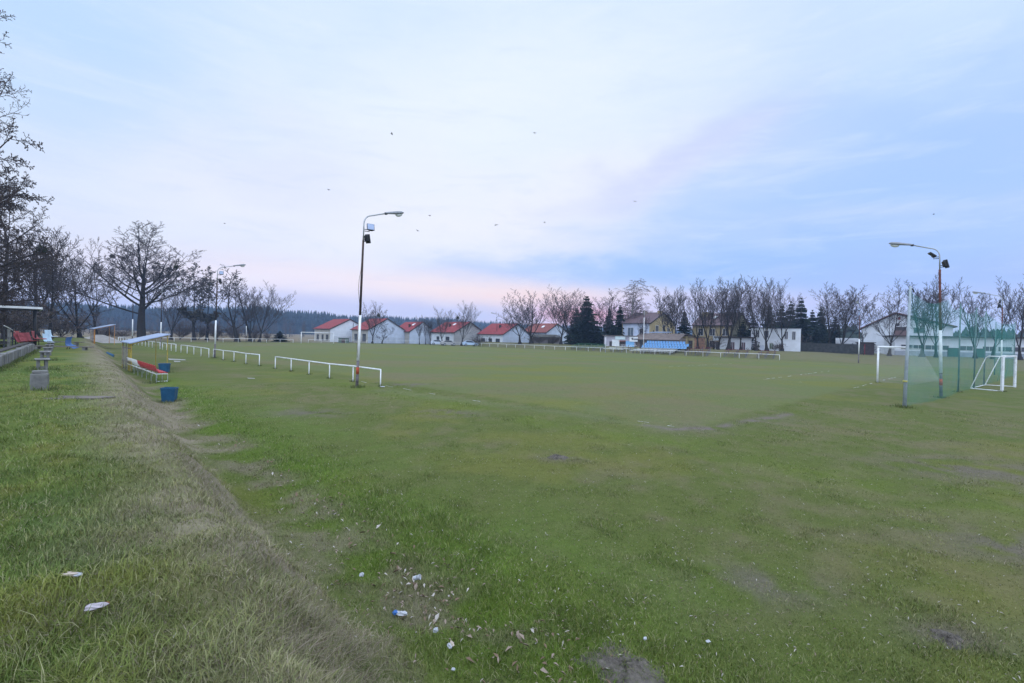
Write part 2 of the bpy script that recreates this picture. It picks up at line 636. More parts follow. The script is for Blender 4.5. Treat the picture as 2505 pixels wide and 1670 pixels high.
def ground_col(x, y):
    u, v = uv(x, y)
    s, t = bank_s(x, y), bank_t(x, y)
    r = np.hypot(x, y)
    big, mid, sml = fbm(x * .11 + 3, y * .11, 4), fbm(x * .55, y * .55 + 8, 4), fbm(x * 2.3, y * 2.3, 4)
    c = np.tile(GREEN, (len(x), 1))
    c = mixc(c, BROWN, .75 * sm(mid * .45 + big * .3 + sml * .55, .54, .86))
    c = mixc(c, YEL, .45 * sm(fbm(x * .4 + 50, y * .4, 4), .55, .75))
    # rougher, browner turf to the right of the corner
    wr = sm(x - .35 * y, 1.0, 7.0) * (1 - sm(y, 11, 15))
    c = mixc(c, BROWN, .5 * wr * sm(sml * .6 + mid * .5, .40, .68))
    c = c * np.array((.87, .90, .84))
    # the pitch: short, greyish, faintly streaked
    onp = sm(u + (sml - .5) * .6, -.1, .5) * sm(v + (sml - .5) * .6, -.1, .5) * (1 - sm(v, 64.6, 65.4)) * (1 - sm(u, 101.6, 102.4))
    pc = np.tile(np.array((.124, .144, .058)), (len(x), 1))
    big2 = .35 * (fbm(x * 1.1 + 3, y * 1.1, 4) - .5)
    pc = mixc(pc, (.144, .152, .040), .75 * sm(fbm(x * .20 + 9, y * .26, 4) + big2, .42, .78))
    pc = mixc(pc, (.152, .136, .078), .75 * sm(fbm(x * .16 + 30, y * .2 + 4, 4) + big2, .46, .82))
    c = c * (1 - onp[:, None]) + pc * onp[:, None]
    # dry far surroundings
    far = sm(np.maximum(v - 66, u - 104), 0, 3)
    c = mixc(c, (.150, .135, .085), .6 * far)
    c = mixc(c, (.175, .140, .098), .9 * sm(u, 112, 135))
    # greener strip beside the touchline and at the bank's foot
    c = mixc(c, LUSH, .55 * np.exp(-((v + 2.2) / 1.3) ** 2) * sm(mid, .35, .6))
    ft = np.exp(-((s + .75 + (mid - .5) * 1.3) / .85) ** 2) * (1 - sm(t, 20, 40))
    c = mixc(c, (.088, .142, .020), .8 * ft)
    ft2 = np.exp(-((s + 2.2) / 1.0) ** 2) * (1 - sm(t, 14, 30))
    c = mixc(c, (.095, .150, .030), .5 * ft2 * sm(mid, .3, .6))
    # bank: straw on the slope, mixed rough grass on the top
    top = sm(s, 1.5, 2.3) * (1 - sm(t, 84, 97))
    tc_ = np.tile(np.array((.105, .140, .038)), (len(x), 1))
    tc_ = mixc(tc_, YEL, .6 * sm(mid * .6 + sml * .5, .50, .72))
    tc_ = mixc(tc_, (.060, .105, .030), .6 * sm(fbm(x * .9 + 70, y * .9, 4), .52, .74))
    c = c * (1 - top[:, None]) + tc_ * top[:, None]
    st = sm(s + (mid - .5) * 2.4 + (sml - .5) * .9, .15, .85) * (1 - sm(s + (sml - .5) * 1.2 + (mid - .5) * 2.2, 1.35, 2.5)) * (1 - sm(t, 70, 85))
    c = mixc(c, STRAW, .85 * st * (.35 + .65 * sm(sml * .7 + mid * .4, .38, .62)))
    c = mixc(c, (.15, .12, .085), .5 * st * sm(fbm(x * 4.1, y * 4.1 + 30, 3), .55, .75))
    # litter-strewn earth at the foot
    lt = np.exp(-((s + .15) / .5) ** 2) * sm(fbm(x * 1.3 + 20, y * 1.3, 3), .42, .62) * (1 - sm(t, 18, 30))
    c = mixc(c, (.20, .165, .13), .7 * lt)
    # worn soil round the corner, and bare pale strip beside the touchline
    d = seg_d(x, y, CORNER_SOIL)
    c = mixc(c, SOIL * 1.3, 1.0 * np.exp(-(d / .20) ** 2) * sm(sml, .25, .48) + .35 * np.exp(-(d / 1.0) ** 2) * sm(mid, .35, .6))
    d = seg_d(x, y, HALO)
    c = mixc(c, (.15, .165, .095), .35 * np.exp(-(d / .55) ** 2))
    # goal mouth and scuffed spots
    gx, gy = P(1.5, 31.8, 0)[:2]
    c = mixc(c, (.17, .15, .105), .6 * np.exp(-(((x - gx) / 3.5) ** 2 + ((y - gy) / 3.5) ** 2)) * sm(sml, .3, .6))
    for px, py, rr in ((1870, 1430, .55), (2330, 1560, .35), (2490, 1340, .8), (1370, 1122, .5), (1100, 1010, 1.0), (1000, 940, 1.2), (2390, 1150, 1.5), (760, 1010, 1.2)):
        q = G(px, py)
        c = mixc(c, SOIL * 1.15, .8 * np.exp(-(((x - q.x) / rr) ** 2 + ((y - q.y) / rr / .7) ** 2)) * sm(sml, .35, .55))
    return np.clip(c, .01, 1)


def sinh_axis(a, lim, n):
    b = math.asinh(lim / a)
    return a * np.sinh(np.linspace(0, b, n))


ax = sinh_axis(2.2, 940, 400)
gx_ = np.concatenate([-ax[:0:-1], ax])
ay_ = sinh_axis(2.2, 940, 430)
an = sinh_axis(2.2, 40, 60)
gy_ = np.concatenate([-an[:0:-1], ay_])
XX, YY = np.meshgrid(gx_, gy_)
x, y = XX.ravel(), YY.ravel()
V = np.stack([x, y, terr(x, y)], 1)
nx, ny = len(gx_), len(gy_)
ii = np.arange(nx * ny).reshape(ny, nx)
F = np.stack([ii[:-1, :-1].ravel(), ii[:-1, 1:].ravel(), ii[1:, 1:].ravel(), ii[1:, :-1].ravel()], 1)
turf = tint_mat('turf', rough=0.95, var=0.42, scale=5.0, spec=0.05, bump=0.9, bscale=11.0)
ground = npmesh('ground', V, F, turf, smooth=True, colors=ground_col(x, y))
tag(ground, kind='structure')

# ------------------------------------------------------------------ grass blades: importance-sampled by distance
rng = np.random.RandomState(11)


def blades(name, n, r0, r1, hfun, cfun, wid, keep, flat=0.35, seed=1, half=R(50)):
    g_ = np.random.RandomState(seed)
    r_ = r0 * (r1 / r0) ** g_.rand(n)
    a_ = (g_.rand(n) * 2 - 1) * half
    bx, by = r_ * np.sin(a_), r_ * np.cos(a_)
    k = keep(bx, by, g_.rand(n))
    bx, by, r_ = bx[k], by[k], r_[k]
    # gather blades into tufts
    n = len(bx)
    bz = terr(bx, by)
    h = hfun(bx, by) * (.40 + 1.15 * g_.rand(n) ** 1.6) * (.65 + .75 * fbm(bx * 4.0, by * 4.0 + 3, 2))
    th = g_.rand(n) * 2 * math.pi
    lean = flat * (.25 + 1.5 * g_.rand(n)) * h
    cx_, sx_ = np.cos(th), np.sin(th)
    ph = g_.rand(n) * 2 * math.pi
    wv_ = wid * (.6 + .8 * g_.rand(n)) * (1 + .10 * r_)
    wx, wy = np.cos(ph) * wv_ * .5, np.sin(ph) * wv_ * .5
    base_ = np.stack([bx, by, bz - .004], 1)
    o1 = np.stack([wx, wy, 0 * wx], 1)
    mid_ = base_ + np.stack([cx_ * lean * .35, sx_ * lean * .35, h * .6], 1)
    tip = base_ + np.stack([cx_ * lean, sx_ * lean, h * (1 - .3 * g_.rand(n))], 1)
    V = np.empty((n, 5, 3))
    V[:, 0], V[:, 1] = base_ - o1, base_ + o1
    V[:, 2], V[:, 3] = mid_ + o1 * .8, mid_ - o1 * .8
    V[:, 4] = tip
    c = cfun(bx, by, g_)
    CC = np.repeat(c[:, None, :], 5, 1)
    i0 = np.arange(n)[:, None] * 5
    o = npmesh(name, V.reshape(-1, 3), [i0 + np.array([[0, 1, 2, 3]]), i0 + np.array([[3, 2, 4]])], grass_mat, colors=CC.reshape(-1, 3))
    return tag(o, kind='stuff')


grass_mat = tint_mat('grass_blade', rough=0.7, var=0.15, scale=3.0, spec=0.2)


def zone(bx, by):
    s = bank_s(bx, by)
    u, v = uv(bx, by)
    top = sm(s, 1.3, 2.2)
    slope = sm(s + (fbm(bx * .55, by * .55 + 8, 4) - .5) * 2.4 + (fbm(bx * 2.3, by * 2.3, 3) - .5) * .9, .1, .8) * (1 - sm(s + (fbm(bx * 1.3, by * 1.3 + 9, 3) - .5) * 2.6, 1.3, 2.5))
    foot = np.exp(-((s + .9) / .8) ** 2)
    onp = sm(u, -.1, .4) * sm(v, -.1, .4)
    return s, top, slope, foot, onp


def h_green(bx, by):
    s, top, slope, foot, onp = zone(bx, by)
    m = fbm(bx * .9, by * .9, 3)
    return (.018 + .030 * top * (.35 + 1.3 * m) + .040 * foot + .03 * slope + .024 * sm(fbm(bx * 1.5 + 11, by * 1.5, 3), .55, .75)) * (1 - .45 * onp)


def c_green(bx, by, g_):
    c = ground_col(bx, by)
    n = len(bx)
    k = g_.rand(n)
    tuft = fbm(bx * 3.0 + 5, by * 3.0, 2)
    c = c * (.45 + 1.25 * tuft + .45 * (g_.rand(n) - .5))[:, None]
    c = mixc(c, (.105, .165, .036), .40 * (k < .35))
    c = mixc(c, (.24, .225, .090), .6 * ((k > .76) & (k < .89)))
    c = mixc(c, (.33, .295, .215), .75 * (k > .88))
    return np.clip(c * np.array((.97, 1.02, .80)), .008, 1)


def keep_green(bx, by, q):
    s, top, slope, foot, onp = zone(bx, by)
    return q < np.clip(1 - .55 * slope, .2, 1)


blades('grass', 760000, 1.75, 26.0, h_green, c_green, .0028, keep_green, flat=.75, seed=3)


def h_dry(bx, by):
    s, top, slope, foot, onp = zone(bx, by)
    return .022 + .030 * slope * fbm(bx * 1.8, by * 1.8, 3) ** 1.5


def c_dry(bx, by, g_):
    n = len(bx)
    k = g_.rand(n)
    c = np.tile(np.array((.275, .232, .168)), (n, 1))
    c = mixc(c, (.31, .27, .20), (k > .78) * .8)
    c = mixc(c, (.15, .115, .08), (k < .25) * .8)
    c = mixc(c, (.10, .14, .030), ((k > .25) & (k < .50)) * .85)
    return c * (.50 + 1.0 * fbm(bx * 2.6 + 50, by * 2.6, 3))[:, None]


def keep_dry(bx, by, q):
    s, top, slope, foot, onp = zone(bx, by)
    p = slope * (.15 + .75 * sm(fbm(bx * 1.1 + 33, by * 1.1, 3), .38, .62)) + .16 * top * sm(fbm(bx * .8 + 7, by * .8, 3), .42, .66) + .012
    return q < p


blades('dry_grass', 700000, 1.75, 30.0, h_dry, c_dry, .0028, keep_dry, flat=2.4, seed=9)

# ------------------------------------------------------------------ fallen leaves and wood chips: ground cover nobody could count
N_ = 42000
r_ = 2.4 * (24 / 2.4) ** rng.rand(N_)
a_ = (rng.rand(N_) * 2 - 1) * R(50)
lx, ly = r_ * np.sin(a_), r_ * np.cos(a_)
s_ = bank_s(lx, ly)
pk = np.exp(-((s_ + .2) / .6) ** 2) * (.30 + 1.7 * sm(fbm(lx * 1.3 + 20, ly * 1.3, 3), .40, .62)) * .29 + .13 * (s_ < -.8) * (1 - sm(np.hypot(lx, ly), 9, 22)) + .01
k = rng.rand(N_) < pk
lx, ly, s_ = lx[k], ly[k], s_[k]
n = len(lx)
big = np.exp(-((s_ + .35) / .6) ** 2)
L_ = (.013 + .020 * big * rng.rand(n)) * (.6 + .9 * rng.rand(n))
W_ = L_ * (.20 + .35 * rng.rand(n) * (.3 + .7 * big))
th = rng.rand(n) * 6.283
tx, ty = np.cos(th), np.sin(th)
pz = terr(lx, ly) + .012 + .03 * rng.rand(n) * big + .012
c0 = np.stack([lx, ly, pz], 1)
ex = np.stack([tx, ty, (rng.rand(n) - .5) * 1.6], 1) * L_[:, None]
ey = np.stack([-ty, tx, (rng.rand(n) - .5) * .9], 1) * W_[:, None]
up = np.stack([0 * L_, 0 * L_, L_ * .35], 1)
V = np.stack([c0 - ex, c0 - ex * .2 + ey + up, c0 + ex, c0 - ex * .1 - ey + up, c0 - up * .25], 1)
kc = rng.rand(n)
cc = np.tile(np.array((.27, .215, .175)), (n, 1))
cc = mixc(cc, (.46, .43, .40), ((kc > .84) | (big < .2)) * .8)
cc = mixc(cc, (.15, .10, .065), (kc < .35) * .8)
i0 = np.arange(n)[:, None] * 5
FALLEN = npmesh('fallen_leaves', V.reshape(-1, 3), [i0 + np.array([[0, 4, 1]]), i0 + np.array([[4, 2, 1]]), i0 + np.array([[0, 3, 4]]), i0 + np.array([[4, 3, 2]])],
           tint_mat('leaf_litter', rough=.8, var=.2, scale=30), colors=np.repeat(cc[:, None, :], 5, 1).reshape(-1, 3))
tag(FALLEN, kind='stuff')

# ------------------------------------------------------------------ worn chalk lines and other sheets on the ground
rl = random.Random(4)


def scraps(name, pts, width, m, keep=.6, seg=.35, lift=.006):
    """broken, uneven strip along pts lying just above the ground"""
    b = MB()
    for (a, c) in zip(pts[:-1], pts[1:]):
        a, c = Vector(a[:2]), Vector(c[:2])
        L = (c - a).length
        dr = (c - a) / L
        nn = Vector((-dr.y, dr.x))
        q = 0.0
        while q < L:
            l = seg * rl.uniform(.5, 1.9)
            if rl.random() < keep:
                p0 = a + dr * q
                poly = []
                k = 5
                for i in range(k + 1):
                    poly.append(p0 + dr * (l * i / k) + nn * width * rl.uniform(.12, .55))
                for i in range(k, -1, -1):
                    poly.append(p0 + dr * (l * i / k) - nn * width * rl.uniform(.12, .55))
                b.add([(p.x, p.y, T(p.x, p.y) + lift) for p in poly], [tuple(range(len(poly)))])
            q += l * rl.uniform(.8, 1.5)
    o = b.build(name, m, fix=False)
    tag(o, kind='structure')
    return o


chalk = mat('chalk', (.42, .44, .42), var=.25, scale=3, dirt=.7, dirtc=(.14, .16, .09))
scraps('pitch_marking', [P(.6, .03, 0), P(3.6, 0, 0)], .06, chalk, .28, .25)
scraps('pitch_marking', [P(0, 20, 0), P(0, 24.5, 0)], .08, chalk, .25)
scraps('pitch_marking', [P(0.02, 26.0, 0), P(0, 37, 0)], .10, chalk, .5)
scraps('pitch_marking', [P(5.5, 22.7, 0), P(5.5, 40.8, 0)], .12, chalk, .55)
scraps('pitch_marking', [P(5.5, 22.7, 0), P(0.4, 22.7, 0)], .10, chalk, .35)
scraps('pitch_marking', [P(16.5, 26.5, 0), P(16.5, 46, 0)], .10, chalk, .3)
scraps('pitch_marking', [P(8, -1.0, 0), P(26, -1.0, 0)], .08, chalk, .22)
b = MB()
for (px0, px1, py0, py1) in ((411, 434, 877.5, 880.5), (434, 453, 878.5, 881.5), (424, 440, 882.5, 885.5), (604, 622, 923.5, 926)):
    q = [G(px0, py0), G(px1, py0 + 1), G(px1 + 2, py1), G(px0 + 3, py1)]
    b.add([(p.x, p.y, T(p.x, p.y) + .02) for p in q], [(0, 1, 2, 3)])
tag(b.build('paving_path', mat('old_concrete', (.33, .33, .32), var=.25, scale=4, dirt=.5, dirtc=(.14, .15, .09)), fix=False), kind='structure')
# ------------------------------------------------------------------ trees
bark = tint_mat('bark', rough=.95, var=.4, scale=7, bump=.6, bscale=14)
twig = tint_mat('twigs', rough=.95, var=.2, scale=2)
leaf = tint_mat('dead_leaf', rough=.8, var=.25, scale=4)
needle = tint_mat('needles', rough=.8, var=.35, scale=1.3)


def rvec(rr):
    while True:
        v = Vector((rr.uniform(-1, 1), rr.uniform(-1, 1), rr.uniform(-1, 1)))
        if .05 < v.length < 1:
            return v.normalized()


STY = dict(
    round=dict(bole=.20, fork=6, fang=(16, 46), nch=(0, 10, 7, 5), ang=((0, 0), (22, 48), (25, 50), (20, 50)), ratio=(.80, .50, .46, .50), trop=(.0, .12, .12, .12), wob=(.04, .07, .10, .13), t0=(.9, .18, .15, .1), r0=.023, rmin=.0016),
    upright=dict(bole=.16, fork=5, fang=(7, 28), nch=(0, 10, 7, 5), ang=((0, 0), (18, 38), (20, 42), (20, 45)), ratio=(.82, .40, .44, .5), trop=(.0, .16, .15, .14), wob=(.03, .06, .09, .12), t0=(.9, .2, .15, .1), r0=.022, rmin=.0015),
    oak=dict(bole=.56, fork=5, fang=(8, 34), nch=(14, 10, 8, 6), ang=((26, 60), (24, 50), (26, 52), (25, 55)), ratio=(.86, .46, .44, .44), trop=(.0, .15, .12, .10), wob=(.03, .10, .13, .16), t0=(.42, .2, .12, .1), r0=.0165, rmin=.0010),
    birch=dict(bole=.62, fork=3, fang=(6, 20), nch=(14, 8, 6, 4), ang=((22, 42), (25, 50), (30, 60), (20, 50)), ratio=(.62, .48, .5, .8), trop=(.0, .12, .0, -.38), wob=(.03, .05, .08, .05), t0=(.28, .2, .2, .1), r0=.012, rmin=.0013),
    sparse=dict(bole=.30, fork=3, fang=(8, 30), nch=(3, 8, 6, 4), ang=((25, 50), (20, 45), (22, 50), (25, 55)), ratio=(.62, .42, .45, .5), trop=(.0, .15, .14, .12), wob=(.05, .09, .12, .15), t0=(.5, .3, .2, .2), r0=.017, rmin=.0018),
    shrub=dict(bole=.03, fork=13, fang=(6, 46), nch=(0, 7, 5, 3), ang=((0, 0), (16, 42), (20, 48), (22, 55)), ratio=(.92, .46, .5, .5), trop=(.0, .08, .08, .07), wob=(.06, .10, .14, .17), t0=(.9, .12, .1, .1), r0=.010, rmin=.0036),
    alder=dict(bole=.62, fork=2, fang=(4, 14), nch=(24, 10, 7, 5), ang=((48, 88), (30, 62), (30, 60), (30, 70)), ratio=(.42, .46, .46, .5), trop=(.0, .05, .04, .0), wob=(.035, .14, .18, .25), t0=(.10, .15, .12, .1), r0=.013, rmin=.0008),
)


def gen_tree(seed, style, H=10.0, leaves=0.0, lsize=.11, bcol=(.032, .028, .027), tcol=(.066, .057, .059), lcol=(.06, .045, .035), whip=0):
    """bare deciduous tree: returns (trunk MB, crown MB, leaf MB)"""
    rr = random.Random(seed)
    S = STY[style]
    tr, cr, lf = MB(), MB(), MB()

    def put_leaf(p):
        a, b = rvec(rr), rvec(rr)
        b = (b - a * b.dot(a)).normalized()
        l = lsize * H / 10 * rr.uniform(.5, 1.2)
        c = p + rvec(rr) * lsize * .5
        lf.add([c - a * l * .5, c + b * l * .28, c + a * l * .5, c - b * l * .28], [(0, 1, 2, 3)])

    def branch(p, d, L, r, lev, k0=0.0):
        n = (8, 7, 5, 3, 2)[lev]
        pts, rad, dirs = [p.copy()], [r], [d.copy()]
        end = (.32 if style == 'oak' else .45, .22, .3, .5, .6)[lev]
        for i in range(n):
            d = (d + rvec(rr) * S['wob'][min(lev, 3)] + Vector((0, 0, 1)) * S['trop'][min(lev, 3)]).normalized()
            p = p + d * (L / n)
            pts.append(p.copy())
            rad.append(max(S['rmin'] * H * .55, r * (1 - (1 - end) * (i + 1) / n)))
            dirs.append(d.copy())
        (tr if lev <= 1 else cr).tube(pts, rad, (8, 6, 4, 3, 3)[lev], cap=False)
        if lev == 4 or (lev == 3 and leaves > 1):
            if leaves > 0:
                for q in pts[1:]:
                    if rr.random() < leaves:
                        put_leaf(q)
        if lev >= 4:
            return pts, rad, dirs
        nc = S['nch'][lev]
        az_ = rr.uniform(0, 6.28)
        for i in range(nc):
            t = S['t0'][lev] + (1 - S['t0'][lev]) * (i + rr.uniform(.1, .9)) / nc
            f = t * n
            j = min(int(f), n - 1)
            q = pts[j].lerp(pts[j + 1], f - j)
            dd = dirs[j + 1]
            az_ += 2.4 + rr.uniform(-.5, .5)
            a = R(rr.uniform(*S['ang'][lev]))
            o = dd.orthogonal().normalized()
            o.rotate(Matrix.Rotation(az_, 3, dd))
            nd = (dd * math.cos(a) + o * math.sin(a)).normalized()
            taper = (1 - .62 * t) if lev == 0 else (1 - .5 * t)
            if style == 'alder' and lev == 0:
                taper = .55 + .75 * math.sin(math.pi * min(1, t * .95)) - .25 * t
            l = L * S['ratio'][lev] * taper * rr.uniform(.75, 1.2)
            if lev == 0:
                l = H * S['ratio'][0] * .62 * taper * rr.uniform(.8, 1.15)
            rad_ = rad[j] * (1 - (f - j)) + rad[j + 1] * (f - j)
            branch(q, nd, l, max(S['rmin'] * H, min(rad_ * .62, l * .017)), lev + 1)
        return pts, rad, dirs

    r0 = S['r0'] * H
    # root flare and bole
    bole = S['bole'] * H
    pts, rad, dirs = branch(Vector((0, 0, -.12)), Vector((rr.uniform(-.04, .04), rr.uniform(-.04, .04), 1)).normalized(), bole + .12, r0, 0)
    for k in range(len(rad)):
        pass
    top, dr = pts[-1], dirs[-1]
    az_ = rr.uniform(0, 6.28)
    nf = S['fork']
    for i in range(nf):
        az_ += 6.283 / nf + rr.uniform(-.35, .35)
        a = R(rr.uniform(*S['fang']))
        if i == 0:
            a *= .35
        o = dr.orthogonal().normalized()
        o.rotate(Matrix.Rotation(az_, 3, dr))
        nd = (dr * math.cos(a) + o * math.sin(a)).normalized()
        l = (H - bole) * (1.02 if i == 0 else rr.uniform(.78, 1.0)) * (1 if style != 'shrub' else rr.uniform(.55, 1.0))
        at = top if i < 2 or style == 'shrub' else pts[-1 - rr.randint(0, 2)]
        branch(at, nd, l, rad[-1] * (.78 if i == 0 else rr.uniform(.38, .58)), 1)
    # flare
    b = len(tr.v)
    tr.tube([(0, 0, -.25), (0, 0, .10 * H / 10), (0, 0, .45 * H / 10)], [r0 * 1.75, r0 * 1.3, r0 * 1.0], 9, cap=False)
    return tr, cr, lf, bcol, tcol, lcol


def mb_obj(name, b, m, col_, parent):
    me = bpy.data.meshes.new(name)
    me.from_pydata(b.v, [], b.f)
    at = me.color_attributes.new('tint', 'FLOAT_COLOR', 'POINT')
    c = np.ones((len(b.v), 4), dtype=np.float32)
    c[:, :3] = col_
    at.data.foreach_set('color', c.ravel())
    me.polygons.foreach_set('use_smooth', [True] * len(me.polygons))
    me.materials.append(m)
    o = bpy.data.objects.new(name, me)
    COL.objects.link(o)
    o.parent = parent
    return o


PROTO = {}
_used = set()


def proto(key, style, seed, **kw):
    t, c, l, bc, tcl, lc = gen_tree(seed, style, **kw)
    pts = np.array(t.v + c.v)
    ext = np.percentile(np.abs(pts[:, 0]), 98) + np.percentile(np.abs(pts[:, 1]), 98)
    print('PROTO', key, round(ext, 2), round(pts[:, 2].max(), 2), len(t.f), len(c.f), len(l.f))
    PROTO[key] = dict(t=t, c=c, l=l, bc=bc, tc=tcl, lc=lc, w=ext, h=pts[:, 2].max(), me=None)


def tree(key, x, y, h, wd, label, rz=0.0, name='bare_tree', cat='tree', group=None, sink=0.0, parts=True, z=None, lean=None):
    """one tree of the given height and crown width standing at x, y"""
    p = PROTO[key]
    r = thing(name, label, cat, (x, y, (T(x, y) if z is None else z) - sink), rz, group, lean)
    if p['me'] is None:
        a = mb_obj('trunk', p['t'], bark, p['bc'], r)
        b = mb_obj('crown', p['c'], twig, p['tc'], r)
        p['me'] = [('trunk', a.data), ('crown', b.data)]
        if p['l'].v:
            c = mb_obj('leaves', p['l'], leaf, p['lc'], r)
            p['me'].append(('leaves', c.data))
    else:
        for nm, me in p['me']:
            o = bpy.data.objects.new(nm, me)
            COL.objects.link(o)
            o.parent = r
    r.scale = (wd / p['w'], wd / p['w'], h / p['h'])
    return r


def at(px, py, Y):
    """x, y on the ground below a photo pixel at depth Y"""
    q = D(px, py, Y)
    return q.x, q.y


def tall(px, ytop, Y, ybase):
    """height above terrain of something whose top shows at ytop"""
    q = D(px, ytop, Y)
    return q.z - T(*at(px, ybase, Y))


for k in range(4):
    proto('round%d' % k, 'round', 100 + k)
for k in range(3):
    proto('upright%d' % k, 'upright', 200 + k)
proto('oak', 'oak', 301, H=10)
proto('birch', 'birch', 401, bcol=(.30, .29, .28), tcol=(.13, .10, .10))
proto('sparse0', 'sparse', 501)
proto('sparse1', 'sparse', 502)
proto('sparse2', 'sparse', 503, leaves=.55, lsize=.32, lcol=(.07, .065, .055))
proto('shrub0', 'shrub', 601, H=4, tcol=(.115, .092, .086))
proto('shrub1', 'shrub', 602, H=4, tcol=(.105, .084, .078))
proto('alder0', 'alder', 701, H=18, leaves=1.0, lsize=.062, bcol=(.05, .042, .038), tcol=(.070, .058, .057), lcol=(.062, .047, .042))
proto('alder1', 'alder', 712, H=18, leaves=.9, lsize=.065, bcol=(.05, .042, .038), tcol=(.070, .058, .057), lcol=(.062, .047, .042))


def bare(key, px, ytop, ybase, Y, wpx, label, name='bare_tree', rz=None, **kw):
    x, y = at(px, ybase, Y)
    h = tall(px, ytop, Y, ybase) * 1.05
    return tree(key, x, y, h, wpx * Y / FPX * 1.15, label, rz if rz is not None else (px * 1.7) % 6.28, name, **kw)


# --- row of street trees beyond the far touchline (bases near the club buildings)
ROW = 'bare trees along the far side of the pitch'
bare('round0', 911, 737, 838, 124, 62, 'bare tree with dark mistletoe in front of the red-roofed house behind the lamp post')
bare('sparse0', 934, 793, 838, 124, 34, 'thin young bare tree against the wide pale gable')
bare('upright0', 1026, 772, 838, 126, 24, 'slim bare sapling before the third red-roofed gable')
bare('upright1', 1041, 775, 838, 125, 22, 'second slim bare sapling before the third red-roofed gable')
bare('upright2', 1053, 778, 838, 126, 20, 'slimmest bare sapling at the edge of the third pale gable')
bare('round1', 1082, 752, 839, 123, 58, 'bare tree in front of the fourth red-roofed house near the white cars')
bare('round2', 1129, 737, 838, 122, 62, 'bare round tree with a mistletoe ball against the grey gable')
bare('round3', 1272, 738, 838, 118, 86, 'shorter bare tree covering the last pale gable', group=ROW)
bare('upright0', 1300, 713, 836, 117, 92, 'tall twin stemmed bare tree lit pink at its top', group=ROW)
bare('round1', 1372, 708, 840, 112, 104, 'broad bare tree with pink sky showing through it', group=ROW)
bare('round3', 1394, 700, 838, 113, 92, 'tall bare tree beside the big layered spruce', group=ROW)
bare('upright1', 1475, 715, 832, 112, 84, 'narrow bare tree standing between the dark spruces', group=ROW)
bare('birch', 1541, 686, 828, 116, 80, 'weeping birch with drooping pale twigs behind the spruces', name='birch_tree')
bare('round2', 1573, 770, 832, 100, 34, 'small dark bare tree before the purple roof of the yellow house')
bare('upright2', 1632, 708, 845, 101, 62, 'slender bare tree beside the yellow gable', group=ROW)
bare('upright0', 1650, 702, 845, 101, 66, 'bare tree between the yellow gable and the dark spruce', group=ROW)
bare('round0', 1707, 690, 850, 93, 88, 'bare tree growing by the orange and yellow sheds', group=ROW)
bare('upright1', 1732, 683, 850, 92, 74, 'bare tree before the chimney of the second yellow house', group=ROW)
bare('round2', 1757, 681, 851, 91, 84, 'bare tree over the dark entrance beside the white sign board', group=ROW)
bare('upright2', 1783, 684, 852, 90, 76, 'bare tree with a dark thick bole at the garage doors', group=ROW)
bare('round3', 1812, 688, 850, 91, 66, 'bare tree between the two garage doors', group=ROW)
bare('round1', 1850, 676, 853, 88, 96, 'tallest bare tree at the corner of the white flat-roofed house', group=ROW)
bare('upright0', 1876, 680, 853, 88, 78, 'bare tree with a fork low down before the white flat-roofed house', group=ROW)
bare('round0', 1914, 686, 852, 92, 84, 'bare spreading tree over the end of the white flat-roofed house', group=ROW)
bare('round2', 2026, 695, 852, 94, 108, 'bare tree leaning over the hedge by the metal-roofed shed', group=ROW, lean=(R(-5), 0))
bare('upright1', 2056, 694, 852, 93, 92, 'bare tree in a narrow V over the metal-roofed shed', group=ROW, lean=(R(7), 0))
bare('sparse1', 2112, 742, 852, 92, 40, 'thin bare tree by the dark red door', group=ROW)
bare('round1', 2176, 692, 852, 86, 112, 'bare many-stemmed tree before the white house behind the goal', group=ROW)
bare('upright2', 2256, 690, 856, 84, 70, 'bare tree close to the tall rusty lamp post', group=ROW)
bare('round0', 2290, 670, 856, 83, 96, 'bare wide tree over the long white building', group=ROW)
bare('upright1', 2386, 700, 858, 82, 70, 'narrow bare tree rising behind the middle netting posts', group=ROW)
bare('sparse1', 2428, 716, 860, 80, 80, 'bare tree forked in a V behind the small goal', group=ROW)
bare('upright0', 2496, 676, 862, 78, 80, 'bare tree at the picture edge beyond the small goal', group=ROW)

# --- trees at the wooded end
WOOD = 'bare trees at the wooded end of the pitch'
bare('alder0', -262, -520, 846, 27, 400, 'dark alder with old catkins overhanging the stand', name='alder_tree', rz=2.2)
bare('alder0', -200, -20, 846, 33, 330, 'second dark alder with old catkins, behind the overhanging one', name='alder_tree', rz=4.6)
bare('alder1', 10, 440, 846, 53, 200, 'lower dark alder behind the covered stand', name='alder_tree', rz=.7)
bare('alder1', -60, 170, 846, 40, 240, 'middle dark alder in the dense edge of the wood', name='alder_tree', rz=3.9)
bare('round1', 122, 548, 846, 60, 150, 'bare tree with a thick bole behind the blue seats', rz=1.0)
bare('upright2', 84, 560, 846, 66, 120, 'bare tree crowding the alder behind the stand', rz=4.0)
bare('round2', 196, 618, 842, 72, 168, 'bare low-branched tree left of the sand heap'.replace('left of', 'before'), rz=2.0)
bare('sparse1', 238, 640, 838, 90, 90, 'thin bare tree between the sand heap and the great oak', rz=1.1)
OAK = bare('oak', 347, 546, 836, 90, 205, 'great spreading bare oak with two mistletoe balls', name='oak_tree', rz=1.3)
bare('round3', 418, 688, 836, 112, 84, 'small bare tree beside the third lamp post', rz=.4)
bare('sparse2', 474, 648, 836, 112, 96, 'open tree with clumps of dead leaves near the second lamp post', rz=1.2)
bare('sparse2', 506, 664, 836, 116, 80, 'open leaf-clumped tree partly behind the second lamp post', rz=4.4)
bare('sparse0', 580, 660, 836, 108, 92, 'dead forked tree with bare whips for branches', rz=2.5)
bare('upright1', 612, 688, 836, 112, 80, 'bare tree in the middle of the leaning clump', rz=.9)
